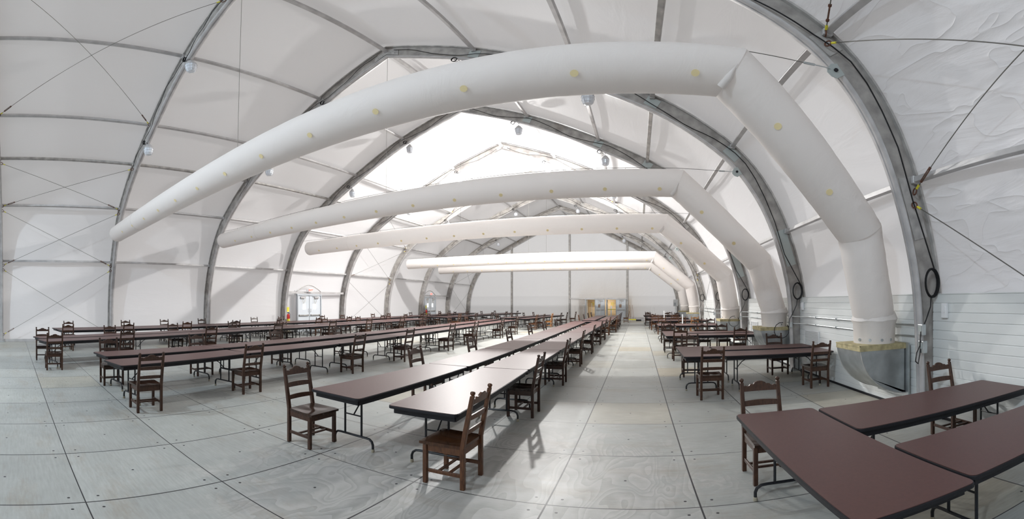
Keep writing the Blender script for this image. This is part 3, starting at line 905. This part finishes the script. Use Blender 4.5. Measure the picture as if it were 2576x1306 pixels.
    dpt, wy, zt, zb = 0.93, 0.72, 1.10, 0.30
    out = []
    for k in range(15):
        t = k / 14 * PI / 2
        out.append((-dpt * math.cos(t) if k else -dpt, zt - (zt - zb) * math.sin(t)))
    out = [(-dpt, zt)] + out[1:] + [(-0.1, zb), (-0.1, zt)]
    MB().prism(out, 0.0, wy, 'Y').obj('shell', 'galv', tb_, smooth=True)
    fm = MB()
    fm.box((-0.06, wy / 2, (zt + zb) / 2 - 0.02), (0.03, wy + 0.14, zt - zb + 0.1)); fm.box((-0.03, wy / 2, (zt + zb) / 2 - 0.02), (0.04, wy + 0.06, zt - zb + 0.04))
    fm.obj('wall_flange', 'galv', tb_)
    for sgn, yy in ((-1, 0.0), (1, wy)):
        sm = MB(); sm.tube([(p[0], yy, p[1]) for p in out[:15]], 0.009, 5); sm.obj('edge_seam', 'alu', tb_)
    st = MB()
    st.box((-dpt / 2 - 0.02, -0.006, zt - 0.02), (dpt - 0.04, 0.012, 0.085)); st.box((-dpt - 0.006, wy / 2, zt - 0.02), (0.014, wy + 0.02, 0.085)); st.box((-dpt / 2 - 0.02, wy / 2, zt + 0.018), (dpt - 0.0, wy + 0.02, 0.02))
    st.obj('sealant_band', 'seal', tb_)

# ------------------------------------------------------------------ doors
def exit_sign(c, rz, label):
    root = thing('exit_sign', label, 'exit sign', c, rz, 'exit signs')
    MB().box((0, 0, 0), (0.34, 0.05, 0.22)).obj('case', 'exit', root, bevel=0.01)
    cu = bpy.data.curves.new('exit_text', 'FONT'); cu.body = 'EXIT'; cu.size = 0.165; cu.extrude = 0.003; cu.align_x = 'CENTER'; cu.align_y = 'CENTER'; cu.offset = 0.006
    tmp = bpy.data.objects.new('tmp', cu); me = bpy.data.meshes.new_from_object(tmp); bpy.data.objects.remove(tmp); me.materials.clear(); me.materials.append(M['exit_red'])
    t = bpy.data.objects.new('exit_letters', me); COL.objects.link(t); t.parent = root
    t.location = (0, -0.029, 0); t.rotation_euler = (PI / 2, 0, 0)
    MB().box((-0.26, 0, -0.02), (0.12, 0.04, 0.05)).obj('emergency_lamp', 'doorframe', root)

def door_set(n, c, rz, w, h, leaves, label, header=None):
    """double door with local x along the wall and -y facing the room"""
    root = bpy.data.objects.new('door_%d' % n, None); COL.objects.link(root)
    root.location = c; root.rotation_euler = (0, 0, rz); struct(root, label)
    fr = MB()
    for q in (-1, 1): fr.box((q * (w / 2 + 0.04), 0, h / 2), (0.08, 0.16, h))
    fr.box((0, 0, h + 0.045), (w + 0.2, 0.16, 0.09)); fr.box((0, -0.01, h / 2), (0.06, 0.08, h))
    fr.obj('frame', 'doorframe', root, bevel=0.004, seg=1)
    lw = w / 2 - 0.03
    for q in leaves:
        cx = q * (lw / 2 + 0.03)
        lf_ = MB(); lf_.box((cx, -0.0, h / 2), (lw, 0.05, h - 0.02)); lfo = lf_.obj('leaf', 'door', root, bevel=0.003, seg=1)
        wd = MB(); wd.box((cx + q * -0.05, -0.03, h * 0.69), (0.24, 0.012, 0.32)); wd.obj('pane', 'window' if n < 3 else 'paper', lfo)
        b = MB(); b.box((cx, -0.09, 1.0), (lw * 0.86, 0.04, 0.06)); b.box((cx - lw * .4, -0.05, 1.0), (0.06, 0.06, 0.09)); b.box((cx + lw * .4, -0.05, 1.0), (0.06, 0.06, 0.09)); b.obj('panic_bar', 'alu', lfo)
        hd = MB(); x0 = cx - q * lw * 0.42; hd.tube([(x0, -0.03, 1.18), (x0, -0.07, 1.2), (x0, -0.07, 1.36), (x0, -0.03, 1.38)], 0.01, 6); hd.obj('handle', 'alu_light', lfo)
        cl = MB(); cl.box((cx + q * 0.1, -0.07, h - 0.12), (0.34, 0.08, 0.1)); cl.box((cx, -0.10, h - 0.03), (0.4, 0.03, 0.03)); cl.obj('closer', 'alu_light', lfo)
        cr = MB(); cr.tube([(cx - 0.16, -0.11, h - 0.1), (cx - 0.13, -0.1, h - 0.35), (cx - 0.05, -0.1, h - 0.5), (cx + 0.05, -0.1, h - 0.35), (cx + 0.08, -0.11, h - 0.1)], 0.009, 5); cr.obj('cord', 'cord', lfo)
    return root
for n, (yc, nm, i) in enumerate(((16.42, 'nearer double door in the left wall', 2), (30.9, 'farther double door in the left wall', 5))):
    door_set(n + 1, (-17.80, yc, 0), PI / 2, 1.83, 2.18, (-1, 1), nm + ', pale grey')
    exit_sign((-17.66, yc, 2.50), PI / 2, 'lit red EXIT sign above the %s' % ('nearer left double door' if n == 0 else 'farther left double door'))
    hb = MB(); ya, yb = Y0 + i * D, Y0 + (i + 1) * D
    hb.bar((-17.86, ya, 2.36), (-17.86, yb, 2.36), 0.1, 0.12); struct(hb.obj('trim_door_header', 'alu_light'), 'metal beam across the bay above the ' + nm)
    ar = MB(); ar.tube([(-17.80 + 0.0, yc - 1.0 + 2.0 * k / 16, 2.42 + 0.38 * math.sin(PI * k / 16)) for k in range(17)], 0.025, 6); struct(ar.obj('trim_door_arch', 'alu'), 'curved hoop over the ' + nm)
    # fabric jambs that make the upright door front meet the curved wall
    jb = MB()
    for q in (-1, 1):
        jb.v += [(-17.82, yc + q * 1.0, 0), (-18.2, yc + q * 1.05, 0), (-17.95, yc + q * 1.05, 2.5), (-17.82, yc + q * 1.0, 2.4)]
        k = len(jb.v) - 4; jb.f.append((k, k + 1, k + 2, k + 3))
    struct(jb.obj('trim_door_jamb', 'membrane'), 'fabric jambs beside the ' + nm)
# far doors: right leaves shut, left leaves open
door_set(3, (-4.29, FAR - 0.12, 0), 0, 1.84, 2.03, (1,), 'left pair of the far doors, its left leaf standing open')
door_set(4, (-2.19, FAR - 0.12, 0), 0, 1.84, 2.03, (1,), 'right pair of the far doors, its left leaf standing open')
ol = MB(); ol.box((0, 0.45, 1.0), (0.05, 0.86, 2.0)); o = ol.obj('door_leaf_left', 'door', loc=(-5.2, FAR + 0.05, 0)); struct(o, 'open leaf of the left far door')
ol = MB(); ol.box((0, 0.45, 1.0), (0.05, 0.86, 2.0)); o = ol.obj('door_leaf_right', 'door', loc=(-3.1, FAR + 0.05, 0)); struct(o, 'open leaf of the right far door')
tp = MB(); tp.box((-2.65, FAR + 0.6, 1.04), (0.85, 0.005, 0.07)); tag(tp.obj('caution_tape', 'yellow'), 'yellow tape strung across the right open far doorway', 'tape')
tp = MB(); tp.box((-2.75, FAR + 0.9, 0.7), (0.12, 0.12, 1.4)); tag(tp.obj('steel_post', 'galv'), 'grey steel post standing behind the right open far doorway', 'post')
for x, nm in ((-4.7, 'left'), (-2.6, 'right')):
    pl = MB()
    for k in range(5): pl.box((x - 0.1 + 0.13 * math.cos(k * 1.256), FAR + 2.15, 1.6 + 0.13 * math.sin(k * 1.256)), (0.09, 0.01, 0.09), Matrix.Rotation(0.6 * k, 3, 'Y'))
    tag(pl.obj('wall_sticker', 'yellow'), 'yellow round symbol on plywood seen through the %s open doorway' % nm, 'sticker')
ld = bpy.data.lights.new('lobby_fill_light', 'POINT'); ld.energy = 30; ld.shadow_soft_size = 0.2; ld.color = (1, 0.93, 0.8)  # unseen point light, added to brighten the plywood lobby
lo = bpy.data.objects.new('lobby_fill_light', ld); COL.objects.link(lo); lo.location = (-3.2, FAR + 1.2, 1.6)

def extinguisher(x, y, z, label):
    root = thing('fire_extinguisher', label, 'fire extinguisher', (x, y, z), 0, 'fire extinguishers')
    MB().lathe([(0.075, 0), (0.085, 0.03), (0.085, 0.40), (0.06, 0.48), (0.03, 0.51)], n=16).obj('cylinder', 'red', root, smooth=True)
    MB().lathe([(0.088, 0.1), (0.088, 0.22)], n=16).obj('label_band', 'yellow', root, smooth=True)
    MB().box((0, 0, 0.56), (0.05, 0.12, 0.05)).obj('valve', 'black', root)
    MB().tube([(0.02, 0, 0.54), (0.12, 0.02, 0.5), (0.12, 0.02, 0.25)], 0.012, 6).obj('hose', 'black', root)
    bb = MB(); bb.box((-0.02, 0, 0.75), (0.02, 0.16, 0.26)); bb.obj('sign_card', 'yellow', root)
extinguisher(-17.35, Y0 + 2 * D - 0.2, 0.62, 'red fire extinguisher with yellow sign on the third left column')
extinguisher(-17.35, Y0 + 5 * D - 0.2, 0.62, 'red fire extinguisher with yellow sign on the sixth left column')

# ------------------------------------------------------------------ folding tables
TL, TW, TH = 2.44, 0.762, 0.74
def rrect(l, w, r, n=4):
    out = []
    for (sx, sy, a0) in ((1, 1, 0), (-1, 1, PI / 2), (-1, -1, PI), (1, -1, 3 * PI / 2)):
        for k in range(n + 1):
            a = a0 + k / n * PI / 2
            out.append((sx * (l / 2 - r) + r * math.cos(a), sy * (w / 2 - r) + r * math.sin(a)))
    return out
def make_table(length, name='folding_table'):
    """table along local y"""
    root = thing(name, '', 'table')
    MB().prism(rrect(TW - 0.014, length - 0.014, 0.045), TH - 0.006, TH, 'Z').obj('tabletop', 'laminate', root)
    e = MB(); e.prism(rrect(TW, length, 0.05), TH - 0.034, TH - 0.004, 'Z'); e.obj('edge_trim', 'edge', root, bevel=0.006, seg=2)
    a = MB()
    iw, il = TW - 0.10, length - 0.12
    for q in (-1, 1):
        a.box((q * iw / 2, 0, TH - 0.062), (0.02, il, 0.06)); a.box((0, q * il / 2, TH - 0.062), (iw, 0.02, 0.06))
    a.obj('apron', 'edge', root)
    for q in (-1, 1):
        yy = q * (length / 2 - 0.32)
        lg = MB()
        lg.tube([(-0.30, yy, 0.012), (-0.30, yy, 0.09), (-0.285, yy, 0.13), (-0.25, yy, 0.155), (-0.2, yy, 0.16), (0.2, yy, 0.16), (0.25, yy, 0.155), (0.285, yy, 0.13), (0.30, yy, 0.09), (0.30, yy, 0.012)], 0.0145, 8)
        for x in (-0.13, 0.13): lg.tube([(x, yy, 0.16), (x, yy, TH - 0.05)], 0.0125, 8)
        lg.tube([(-0.3, yy, TH - 0.055), (0.3, yy, TH - 0.055)], 0.012, 6)
        lo_ = lg.obj('leg', 'tube', root, smooth=True)
        for x in (-0.30, 0.30): MB().lathe([(0.018, 0.0), (0.019, 0.004), (0.018, 0.035), (0.015, 0.04)], (x, yy, 0), 10).obj('foot_cap', 'cap', lo_)
        br = MB()
        br.tube([(0, yy - q * 0.01, 0.42), (0, yy - q * 0.13, 0.56), (0, yy - q * 0.36, TH - 0.045)], 0.009, 6)
        br.tube([(-0.13, yy, 0.42), (0.13, yy, 0.42)], 0.009, 6)
        br.prism([(yy - q * 0.10, 0.60), (yy - q * 0.34, 0.66), (yy - q * 0.40, TH - 0.04), (yy - q * 0.22, TH - 0.04)], -0.004, 0.004, 'X')
        br.obj('brace', 'tube', root)
    remember(root)
    return root
T8 = make_table(TL)
T6 = make_table(1.83)
used = {id(T8): False, id(T6): False}
def place(tmpl, x, y, rz, sy=1.0, label='', group=''):
    if not used[id(tmpl)]: o = tmpl; used[id(tmpl)] = True
    else: o = copy_tree(tmpl)
    o.location = (x, y, 0); o.rotation_euler = (0, 0, rz); o.scale = (1, sy, 1)
    o['label'] = label; o['category'] = 'table'
    if group: o['group'] = group
    return o

def interp(P, y):
    if y <= P[0][0]: (a, b) = (P[0], P[1])
    elif y >= P[-1][0]: (a, b) = (P[-2], P[-1])
    else:
        for a, b in zip(P[:-1], P[1:]):
            if a[0] <= y <= b[0]: break
    t = (y - a[0]) / (b[0] - a[0])
    return a[1] + t * (b[1] - a[1])
ROWS = {
    # name: (path [(y, x)...], list of joints y)
    'A': ([(3.2, -3.09), (5.9, -3.02), (11, -3.02), (20.8, -3.12)], [3.20, 5.83, 8.34, 10.95, 13.6, 16.2, 18.6, 20.8]),
    'B': ([(3.2, -1.95), (5.9, -2.03), (11, -2.06), (20.8, -2.03)], [3.20, 5.86, 8.45, 11.02, 13.6, 16.2, 18.6, 20.8]),
    '1bL': ([(22.7, -2.88), (31.2, -2.86)], [22.75, 25.5, 28.3, 31.1]),
    '1bR': ([(22.5, -1.88), (31.7, -1.92)], [22.5, 25.5, 28.5, 31.5]),
    '2L': ([(1.72, -7.78), (4.55, -8.17), (7.5, -8.42), (22.3, -8.6)], [1.72, 4.55, 7.15, 9.75, 12.3, 14.9, 17.5, 20.1, 22.6]),
    '2R': ([(1.68, -6.60), (4.55, -7.10), (7.3, -7.17), (13.2, -7.36), (22, -7.35)], [1.68, 4.53, 7.3, 10.0, 12.6, 15.1, 17.6, 20.0, 22.2]),
    '2bL': ([(24.8, -8.62), (31.8, -7.5)], [24.8, 27.2, 29.6, 32.0]),
    '2bR': ([(24.1, -7.22), (31.7, -6.25)], [24.1, 26.6, 29.1, 31.6]),
    '3L': ([(0.7, -11.75), (5.4, -13.05), (9.5, -13.55), (21.7, -13.85)], [0.72, 3.4, 6.05, 8.7, 11.3, 13.9, 16.5, 19.1, 21.6]),
    '3R': ([(0.76, -10.8), (5.4, -12.1), (9.5, -12.62), (21.7, -12.93)], [0.78, 3.45, 6.1, 8.75, 11.35, 13.95, 16.55, 19.15, 21.7]),
    '3bL': ([(24.4, -14.1), (37.4, -12.5)], [24.4, 27.0, 29.6, 32.2, 34.8, 37.4]),
    '3bR': ([(24.1, -12.9), (37.4, -11.5)], [24.1, 26.7, 29.3, 31.9, 34.5, 37.1]),
    '4L': ([(1.65, -15.75), (7, -16.45), (11, -16.6), (36, -16.6)], [1.65 + 2.6 * k for k in range(14)]),
    '4R': ([(1.72, -14.9), (7, -15.6), (11, -15.75), (36, -15.75)], [1.75 + 2.6 * k for k in range(14)]),
}
RN = {'A': 'wall-side half of the aisle double row', 'B': 'aisle-side half of the aisle double row',
      '1bL': 'wall-side half of double row before far doors', '1bR': 'aisle-side half of double row before far doors',
      '2L': 'wall-side half of the second double row', '2R': 'aisle-side half of the second double row',
      '2bL': 'wall-side half of short double row behind second', '2bR': 'aisle-side half of short double row behind second',
      '3L': 'wall-side half of the third double row', '3R': 'aisle-side half of the third double row',
      '3bL': 'wall-side half of far block behind third', '3bR': 'aisle-side half of far block behind third',
      '4L': 'wall-side half of double row along left wall', '4R': 'room-side half of double row along left wall'}
for key, (path, js) in ROWS.items():
    for k in range(len(js) - 1):
        ya, yb = js[k], js[k + 1]
        xa, xb_ = interp(path, ya), interp(path, yb)
        L = math.hypot(xb_ - xa, yb - ya)
        place(T8, (xa + xb_) / 2, (ya + yb) / 2, -math.atan2(xb_ - xa, yb - ya), (L - 0.012) / TL,
              'brown folding table, %s from front in %s' % (ORD[k], RN[key]), 'folding tables in the long rows')
place(T8, -2.55, 21.45, PI / 2, 0.78, 'brown folding table set crosswise at the end of the double row beside aisle', 'folding tables in the long rows')
# right-hand side groups: a short table crosswise to two long ones
UNITS = [(0.87, 1.42, 3.5, 1.86, 3.06), (0.87, 7.5, 9.28, 7.86, 8.82), (0.85, 12.2, 14.25, 12.72, 13.72), (0.89, 17.6, 19.3, 17.98, 18.82),
         (0.87, 22.2, 23.9, 22.6, 23.45), (0.66, 25.6, 27.2, 26.0, 26.85), (0.42, 30.9, 32.5, 31.3, 32.1)]
UN = ['nearest right-hand group', 'second right-hand group', 'third right-hand group', 'fourth right-hand group', 'fifth right-hand group', 'sixth right-hand group', 'last right-hand group']
for (x0, ya, yb, yf, yr), nm in zip(UNITS, UN):
    place(T6, x0 + TW / 2, (ya + yb) / 2, 0, (yb - ya) / 1.83, 'brown folding table set lengthwise beside the aisle, %s from camera' % nm, 'folding tables on the right')
    xs = x0 + TW + 0.025; xe = 4.02
    sc = (xe - xs) / TL
    place(T8, (xs + xe) / 2, yf, PI / 2, sc, 'brown folding table reaching to siding, front one of the %s' % nm, 'folding tables on the right')
    place(T8, (xs + xe) / 2, yr, PI / 2, sc, 'brown folding table reaching to siding, rear one of the %s' % nm, 'folding tables on the right')

# ------------------------------------------------------------------ ladder-back chairs (face +x)
def make_chair():
    root = thing('ladder_back_chair', '', 'chair')
    w2, xb_, xf = 0.195, -0.20, 0.20
    def post(s):
        mb = MB(); secs = [(xb_ + 0.0, 0.0), (xb_, 0.44), (xb_ - 0.03, 0.62), (xb_ - 0.095, 0.955)]
        k = len(mb.v)
        for i, (x, z) in enumerate(secs):
            hw = 0.021 if i < 3 else 0.018
            for (a, b) in ((-1, -1), (1, -1), (1, 1), (-1, 1)): mb.v.append((x + a * hw, s * w2 + b * hw, z))
        for i in range(3):
            for j in range(4): mb.f.append((k + 4 * i + j, k + 4 * i + (j + 1) % 4, k + 4 * i + 4 + (j + 1) % 4, k + 4 * i + 4 + j))
        mb.f.append((k + 3, k + 2, k + 1, k)); mb.f.append((k + 12, k + 13, k + 14, k + 15))
        mb.lathe([(0.016, 0.950), (0.014, 0.960), (0.023, 0.968), (0.025, 0.980), (0.019, 0.992), (0.007, 0.997)], (xb_ - 0.097, s * w2, 0), 10)
        return mb
    for s in (-1, 1): post(s).obj('back_post', 'wood', root, bevel=0.004, seg=1)
    for s in (-1, 1):
        mb = MB(); mb.box((xf - 0.02, s * (w2 + 0.005), 0.21), (0.042, 0.042, 0.42)); mb.obj('front_leg', 'wood', root, bevel=0.005, seg=1)
    # saddle seat
    mb = MB(); n = 12; k0 = 0
    for layer in (0, 1):
        for i in range(n + 1):
            for j in range(n + 1):
                u = i / n; v = j / n
                x = -0.205 + 0.44 * u; hw = 0.205 + 0.02 * u
                y = -hw + 2 * hw * v
                z = 0.452
                if layer == 0:
                    dd = math.exp(-((u - 0.42) / 0.30) ** 2) * (math.exp(-((v - 0.28) / 0.17) ** 2) + math.exp(-((v - 0.72) / 0.17) ** 2))
                    z = 0.456 - 0.016 * dd - 0.006 * max(0, u - 0.85) / 0.15
                else: z = 0.424
                mb.v.append((x, y, z))
    N = (n + 1) ** 2
    for i in range(n):
        for j in range(n):
            a = i * (n + 1) + j
            mb.f.append((a, a + 1, a + n + 2, a + n + 1)); mb.f.append((N + a, N + a + n + 1, N + a + n + 2, N + a + 1))
    for i in range(n):
        for (a, b) in ((i * (n + 1), (i + 1) * (n + 1)), (i * (n + 1) + n, (i + 1) * (n + 1) + n), (i, i + 1), (n * (n + 1) + i, n * (n + 1) + i + 1)):
            mb.f.append((a, b, N + b, N + a))
    mb.obj('seat', 'seatwood', root, smooth=True)
    ap = MB()
    for s in (-1, 1): ap.box((0, s * (w2 - 0.002), 0.39), (0.36, 0.02, 0.075)); ap.box((s * 0.185, 0, 0.39), (0.02, 0.36, 0.075))
    ap.obj('apron', 'wood', root, bevel=0.003, seg=1)
    # scalloped crest rail
    half = [(0.178, 0.875), (0.178, 0.918), (0.150, 0.920), (0.135, 0.912), (0.120, 0.915), (0.105, 0.930), (0.085, 0.933), (0.070, 0.930), (0.058, 0.945), (0.030, 0.958), (0.0, 0.962)]
    top = half[1:]; full = [(0.178, 0.862)] + top + [(-a, b) for a, b in top[::-1][1:]] + [(-0.178, 0.862)]
    mb = MB(); xo = -0.272
    k = 0; m_ = len(full)
    for t in (-0.011, 0.011):
        for (yy, zz) in full: mb.v.append((xo - (zz - 0.86) * 0.27 + t - 0.010 * (1 - (yy / 0.178) ** 2), yy, zz))
    # triangulate as strips towards the straight lower edge
    low = []
    for t, off in ((-0.011, 0), (0.011, 1)):
        for (yy, zz) in full: mb.v.append((xo + t - 0.010 * (1 - (yy / 0.178) ** 2), yy, 0.862))
    for i in range(1, m_ - 2):
        mb.f.append((i, i + 1, 2 * m_ + i + 1, 2 * m_ + i)); mb.f.append((m_ + i, 3 * m_ + i, 3 * m_ + i + 1, m_ + i + 1))
        mb.f.append((i, m_ + i, m_ + i + 1, i + 1)); mb.f.append((2 * m_ + i, 2 * m_ + i + 1, 3 * m_ + i + 1, 3 * m_ + i))
    mb.obj('crest_rail', 'wood', root)
    for zc, hh in ((0.735, 0.052), (0.585, 0.048)):
        mb = MB(); q = 8; xc = xb_ - (zc - 0.6) * 0.27 - 0.018
        for i in range(q + 1):
            y = -0.178 + 0.356 * i / q; bow = -0.014 * (1 - (y / 0.178) ** 2)
            for (a, b) in ((-0.008, -hh / 2), (0.008, -hh / 2), (0.008, hh / 2), (-0.008, hh / 2)): mb.v.append((xc + bow + a - b * 0.27, y, zc + b + 0.008 * (1 - (y / 0.178) ** 2) * (1 if b > 0 else 0)))
        for i in range(q):
            for j in range(4): mb.f.append((4 * i + j, 4 * i + (j + 1) % 4, 4 * i + 4 + (j + 1) % 4, 4 * i + 4 + j))
        mb.obj('back_slat', 'wood', root)
    for s in (-1, 1):
        mb = MB(); mb.box((0, s * w2, 0.145), (0.37, 0.02, 0.038)); mb.obj('side_stretcher', 'wood', root, bevel=0.003, seg=1)
    for x in (-0.055, 0.055):
        mb = MB(); mb.box((x, 0, 0.145), (0.028, 0.375, 0.022)); mb.obj('cross_stretcher', 'wood', root, bevel=0.003, seg=1)
    remember(root)
    return root
CH = make_chair(); used[id(CH)] = False
TONES = {'dark': (0.046, 0.021, 0.013, 1), 'mid': (0.062, 0.029, 0.017, 1), 'warm': (0.105, 0.045, 0.020, 1), 'honey': (0.42, 0.19, 0.06, 1)}
def setcol(o, c):
    o.color = c
    for ch in o.children: setcol(ch, c)
FACE = {'E': 0.0, 'W': PI, 'N': PI / 2, 'S': -PI / 2}
allch = []
def chair(x, y, face, label, group, tone=None):
    if not used[id(CH)]: o = CH; used[id(CH)] = True
    else: o = copy_tree(CH)
    jit = random.uniform(-0.035, 0.035)
    o.location = (x, y, 0); o.rotation_euler = (0, 0, FACE[face] + jit)
    o['label'] = label; o['category'] = 'chair'; o['group'] = group
    allch.append((o, TONES[tone or random.choice(['dark', 'dark', 'mid'])]))

TN = {'dark': 'dark', 'mid': 'dark', 'warm': 'brown', 'honey': 'honey-coloured'}
def row_chairs(key, side, spec, extra=0.0):
    """chairs tucked under one side of a row; side 'W' = back on the wall side (faces +x)"""
    path = ROWS[key][0]
    for k, sp in enumerate(spec):
        y, tone = sp if isinstance(sp, tuple) and len(sp) == 2 and isinstance(sp[1], str) else (sp, None)
        x = interp(path, y) + (-0.47 if side == 'E' else 0.27) + (0.0 if side == 'E' else 0.0)
        x += extra
        rn = RN[key]
        chair(x, y, side, '%s wooden ladder-back chair, %s from front along %s' % (TN[tone or 'dark'], ORD[k], rn), 'ladder-back chairs at the long rows', tone)

row_chairs('A', 'E', [(3.33, 'mid'), 6.02, 8.46, 11.2, 13.6, 15.9, 18.4])
row_chairs('B', 'W', [(3.36, 'warm'), 5.94, 8.43, 11.0, 13.7, 16.55, 18.75, (21.3, 'warm')])
row_chairs('1bL', 'E', [(24.2, 'warm'), 26.4, 28.7, 30.6])
row_chairs('1bR', 'W', [(23.7, 'warm'), 26.1, 28.4, 30.6], 0.1)
row_chairs('2R', 'W', [2.13, 4.34, 7.58, 10.0, 13.0, 15.2, 18.5, 20.9], 0.28)
row_chairs('2L', 'E', [2.12, 4.45, 7.12, 9.77, 12.8, 15.4, 18.2, 20.3], -0.02)
row_chairs('2bR', 'W', [(24.7, 'warm'), 26.0, (27.6, 'honey'), 29.6, 31.1], 0.2)
row_chairs('2bL', 'E', [25.3, 27.4, 29.4, 31.2], -0.05)
row_chairs('3R', 'W', [1.1, 3.2, 6.3, 9.4, 12.5, 15.1, 18.1, 20.6], 0.15)
row_chairs('3L', 'E', [0.95, 3.3, 5.9, 8.76, 11.6, 14.4, 17.1, 20.1])
row_chairs('3bR', 'W', [(25.2, 'warm'), 27.6, 30.2, 32.9, 35.3], 0.15)
row_chairs('3bL', 'E', [25.4, 28.0, 30.7, 33.2, 35.8])
row_chairs('4R', 'W', [2.0, 4.38, 7.0, 9.44, 12.0, 14.6, 17.0, 20.2, 22.8, 25.0, 27.7, 30.4, 33.0], 0.15)
row_chairs('4L', 'E', [2.35, 4.95, 6.9, 8.9, 12.05, 13.9, 17.1, 18.9, 22.1, 24.0, 27.0, 29.2, 31.9, 33.9])

def rc(x, y, face, desc, tone=None):
    chair(x, y, face, '%s wooden ladder-back chair %s' % (TN[tone or 'dark'], desc), 'ladder-back chairs on the right', tone)
rc(1.24, 3.62, 'S', 'behind the near corner of the nearest right-hand table', 'mid')
rc(3.68, 3.62, 'S', 'between nearest rear right-hand table and white siding')
rc(2.55, 3.6, 'S', 'behind the middle of the nearest rear right-hand table') if False else None
rc(1.31, 7.2, 'N', 'in front of the short table of the second right-hand group')
rc(3.6, 7.55, 'N', 'in front of the second right-hand group, beside the duct elbow')
rc(3.38, 9.25, 'S', 'behind the second right-hand group, near the wall')
rc(1.27, 9.45, 'S', 'behind the short table of the second right-hand group')
rc(1.27, 12.15, 'N', 'in front of the short table of the third right-hand group')
rc(3.2, 12.45, 'N', 'in front of the third right-hand group, near the wall')
rc(1.15, 14.4, 'S', 'behind the short table of the third right-hand group')
rc(2.35, 14.15, 'S', 'behind the middle of the third right-hand group')
rc(3.08, 14.15, 'S', 'behind the wall end of the third right-hand group')
rc(1.22, 17.4, 'N', 'in front of the short table of the fourth right-hand group')
rc(2.95, 19.2, 'S', 'behind the middle of the fourth right-hand group')
rc(3.6, 19.2, 'S', 'behind the wall end of the fourth right-hand group')
rc(1.3, 21.95, 'N', 'in front of the short table of the fifth right-hand group', 'warm')
rc(2.45, 22.3, 'N', 'in front of the middle of the fifth right-hand group', 'warm')
rc(3.15, 22.3, 'N', 'in front of the wall end of the fifth right-hand group', 'honey')
rc(1.3, 24.1, 'S', 'behind the short table of the fifth right-hand group')
rc(1.05, 25.35, 'N', 'in front of the short table of the sixth right-hand group', 'warm')
rc(2.3, 25.7, 'N', 'in front of the long tables of the sixth right-hand group', 'warm')
rc(1.0, 27.4, 'S', 'behind the short table of the sixth right-hand group')
rc(2.6, 27.25, 'S', 'behind the long tables of the sixth right-hand group')
rc(0.78, 30.65, 'N', 'in front of the short table of the last right-hand group')
rc(2.2, 31.0, 'N', 'in front of the middle of the last right-hand group')
rc(3.0, 31.0, 'N', 'in front of the wall end of the last right-hand group')
rc(0.8, 32.75, 'S', 'behind the short table of the last right-hand group')
rc(2.6, 32.5, 'S', 'behind the long tables of the last right-hand group')
chair(-1.05, 34.3, 'W', 'brown wooden ladder-back chair alone in the aisle beside the far doors', 'single chairs', 'warm')
chair(-5.5, 33.2, 'W', 'dark wooden ladder-back chair alone between far rows and end wall', 'single chairs', 'mid')
for o, c in allch: setcol(o, c)

# ------------------------------------------------------------------ small things by the end wall
def broom(x, y, lean, label, m):
    root = thing('push_broom', label, 'broom', (x, y, 0), 0, 'brooms by the end wall')
    MB().tube([(0, 0, 0.12), (lean, 0.32, 1.5)], 0.014, 6).obj('handle', 'wood', root).color = (0.42, 0.19, 0.08, 1)
    MB().box((0, 0, 0.1), (0.5, 0.07, 0.06)).obj('head', m, root)
    MB().box((0, 0, 0.04), (0.5, 0.06, 0.08)).obj('bristles', m, root)
broom(-0.72, FAR - 0.62, -0.12, 'push broom with yellow head leaning left against the end wall', 'yellow')
broom(-0.42, FAR - 0.72, -0.14, 'push broom with reddish handle leaning right of the yellow one', 'yellow')
mb = MB(); mb.box((0, 0, 0.04), (0.5, 0.2, 0.06)); mb.box((0.0, 0.08, 0.09), (0.5, 0.03, 0.1)); o = mb.obj('dustpan', 'black', loc=(0.05, 37.6, 0)); tag(o, 'black dustpan lying on the floor beside the brooms', 'dustpan')
for k in range(9):
    x = -7.1 + k * 0.42
    mb = MB(); mb.tube([(0, 0, 0), (0, 0, 1.55 + 0.15 * math.sin(k * 2.3))], 0.02, 6); mb.box((0, 0, 0.01), (0.14, 0.14, 0.02))
    o = mb.obj('white_pole', 'white', loc=(x, FAR - 0.5, 0)); tag(o, 'thin white pole, %s from the left in the line at the end wall' % ORD[k], 'pole', 'white poles along the end wall')
for k, x in enumerate((1.05, 1.2, 1.62, 2.3)):
    mb = MB(); mb.tube([(0, 0, 0), (0, 0, [1.45, 1.4, 1.25, 1.15][k])], 0.03, 8); mb.box((0, 0, 0.01), (0.3, 0.3, 0.02))
    o = mb.obj('white_stanchion', 'white', loc=(x, [29.4, 29.4, 24.65, 20.5][k], 0)); tag(o, 'slim white upright post among right-hand tables, %s from the aisle' % ORD[k], 'post', 'white posts on the right')
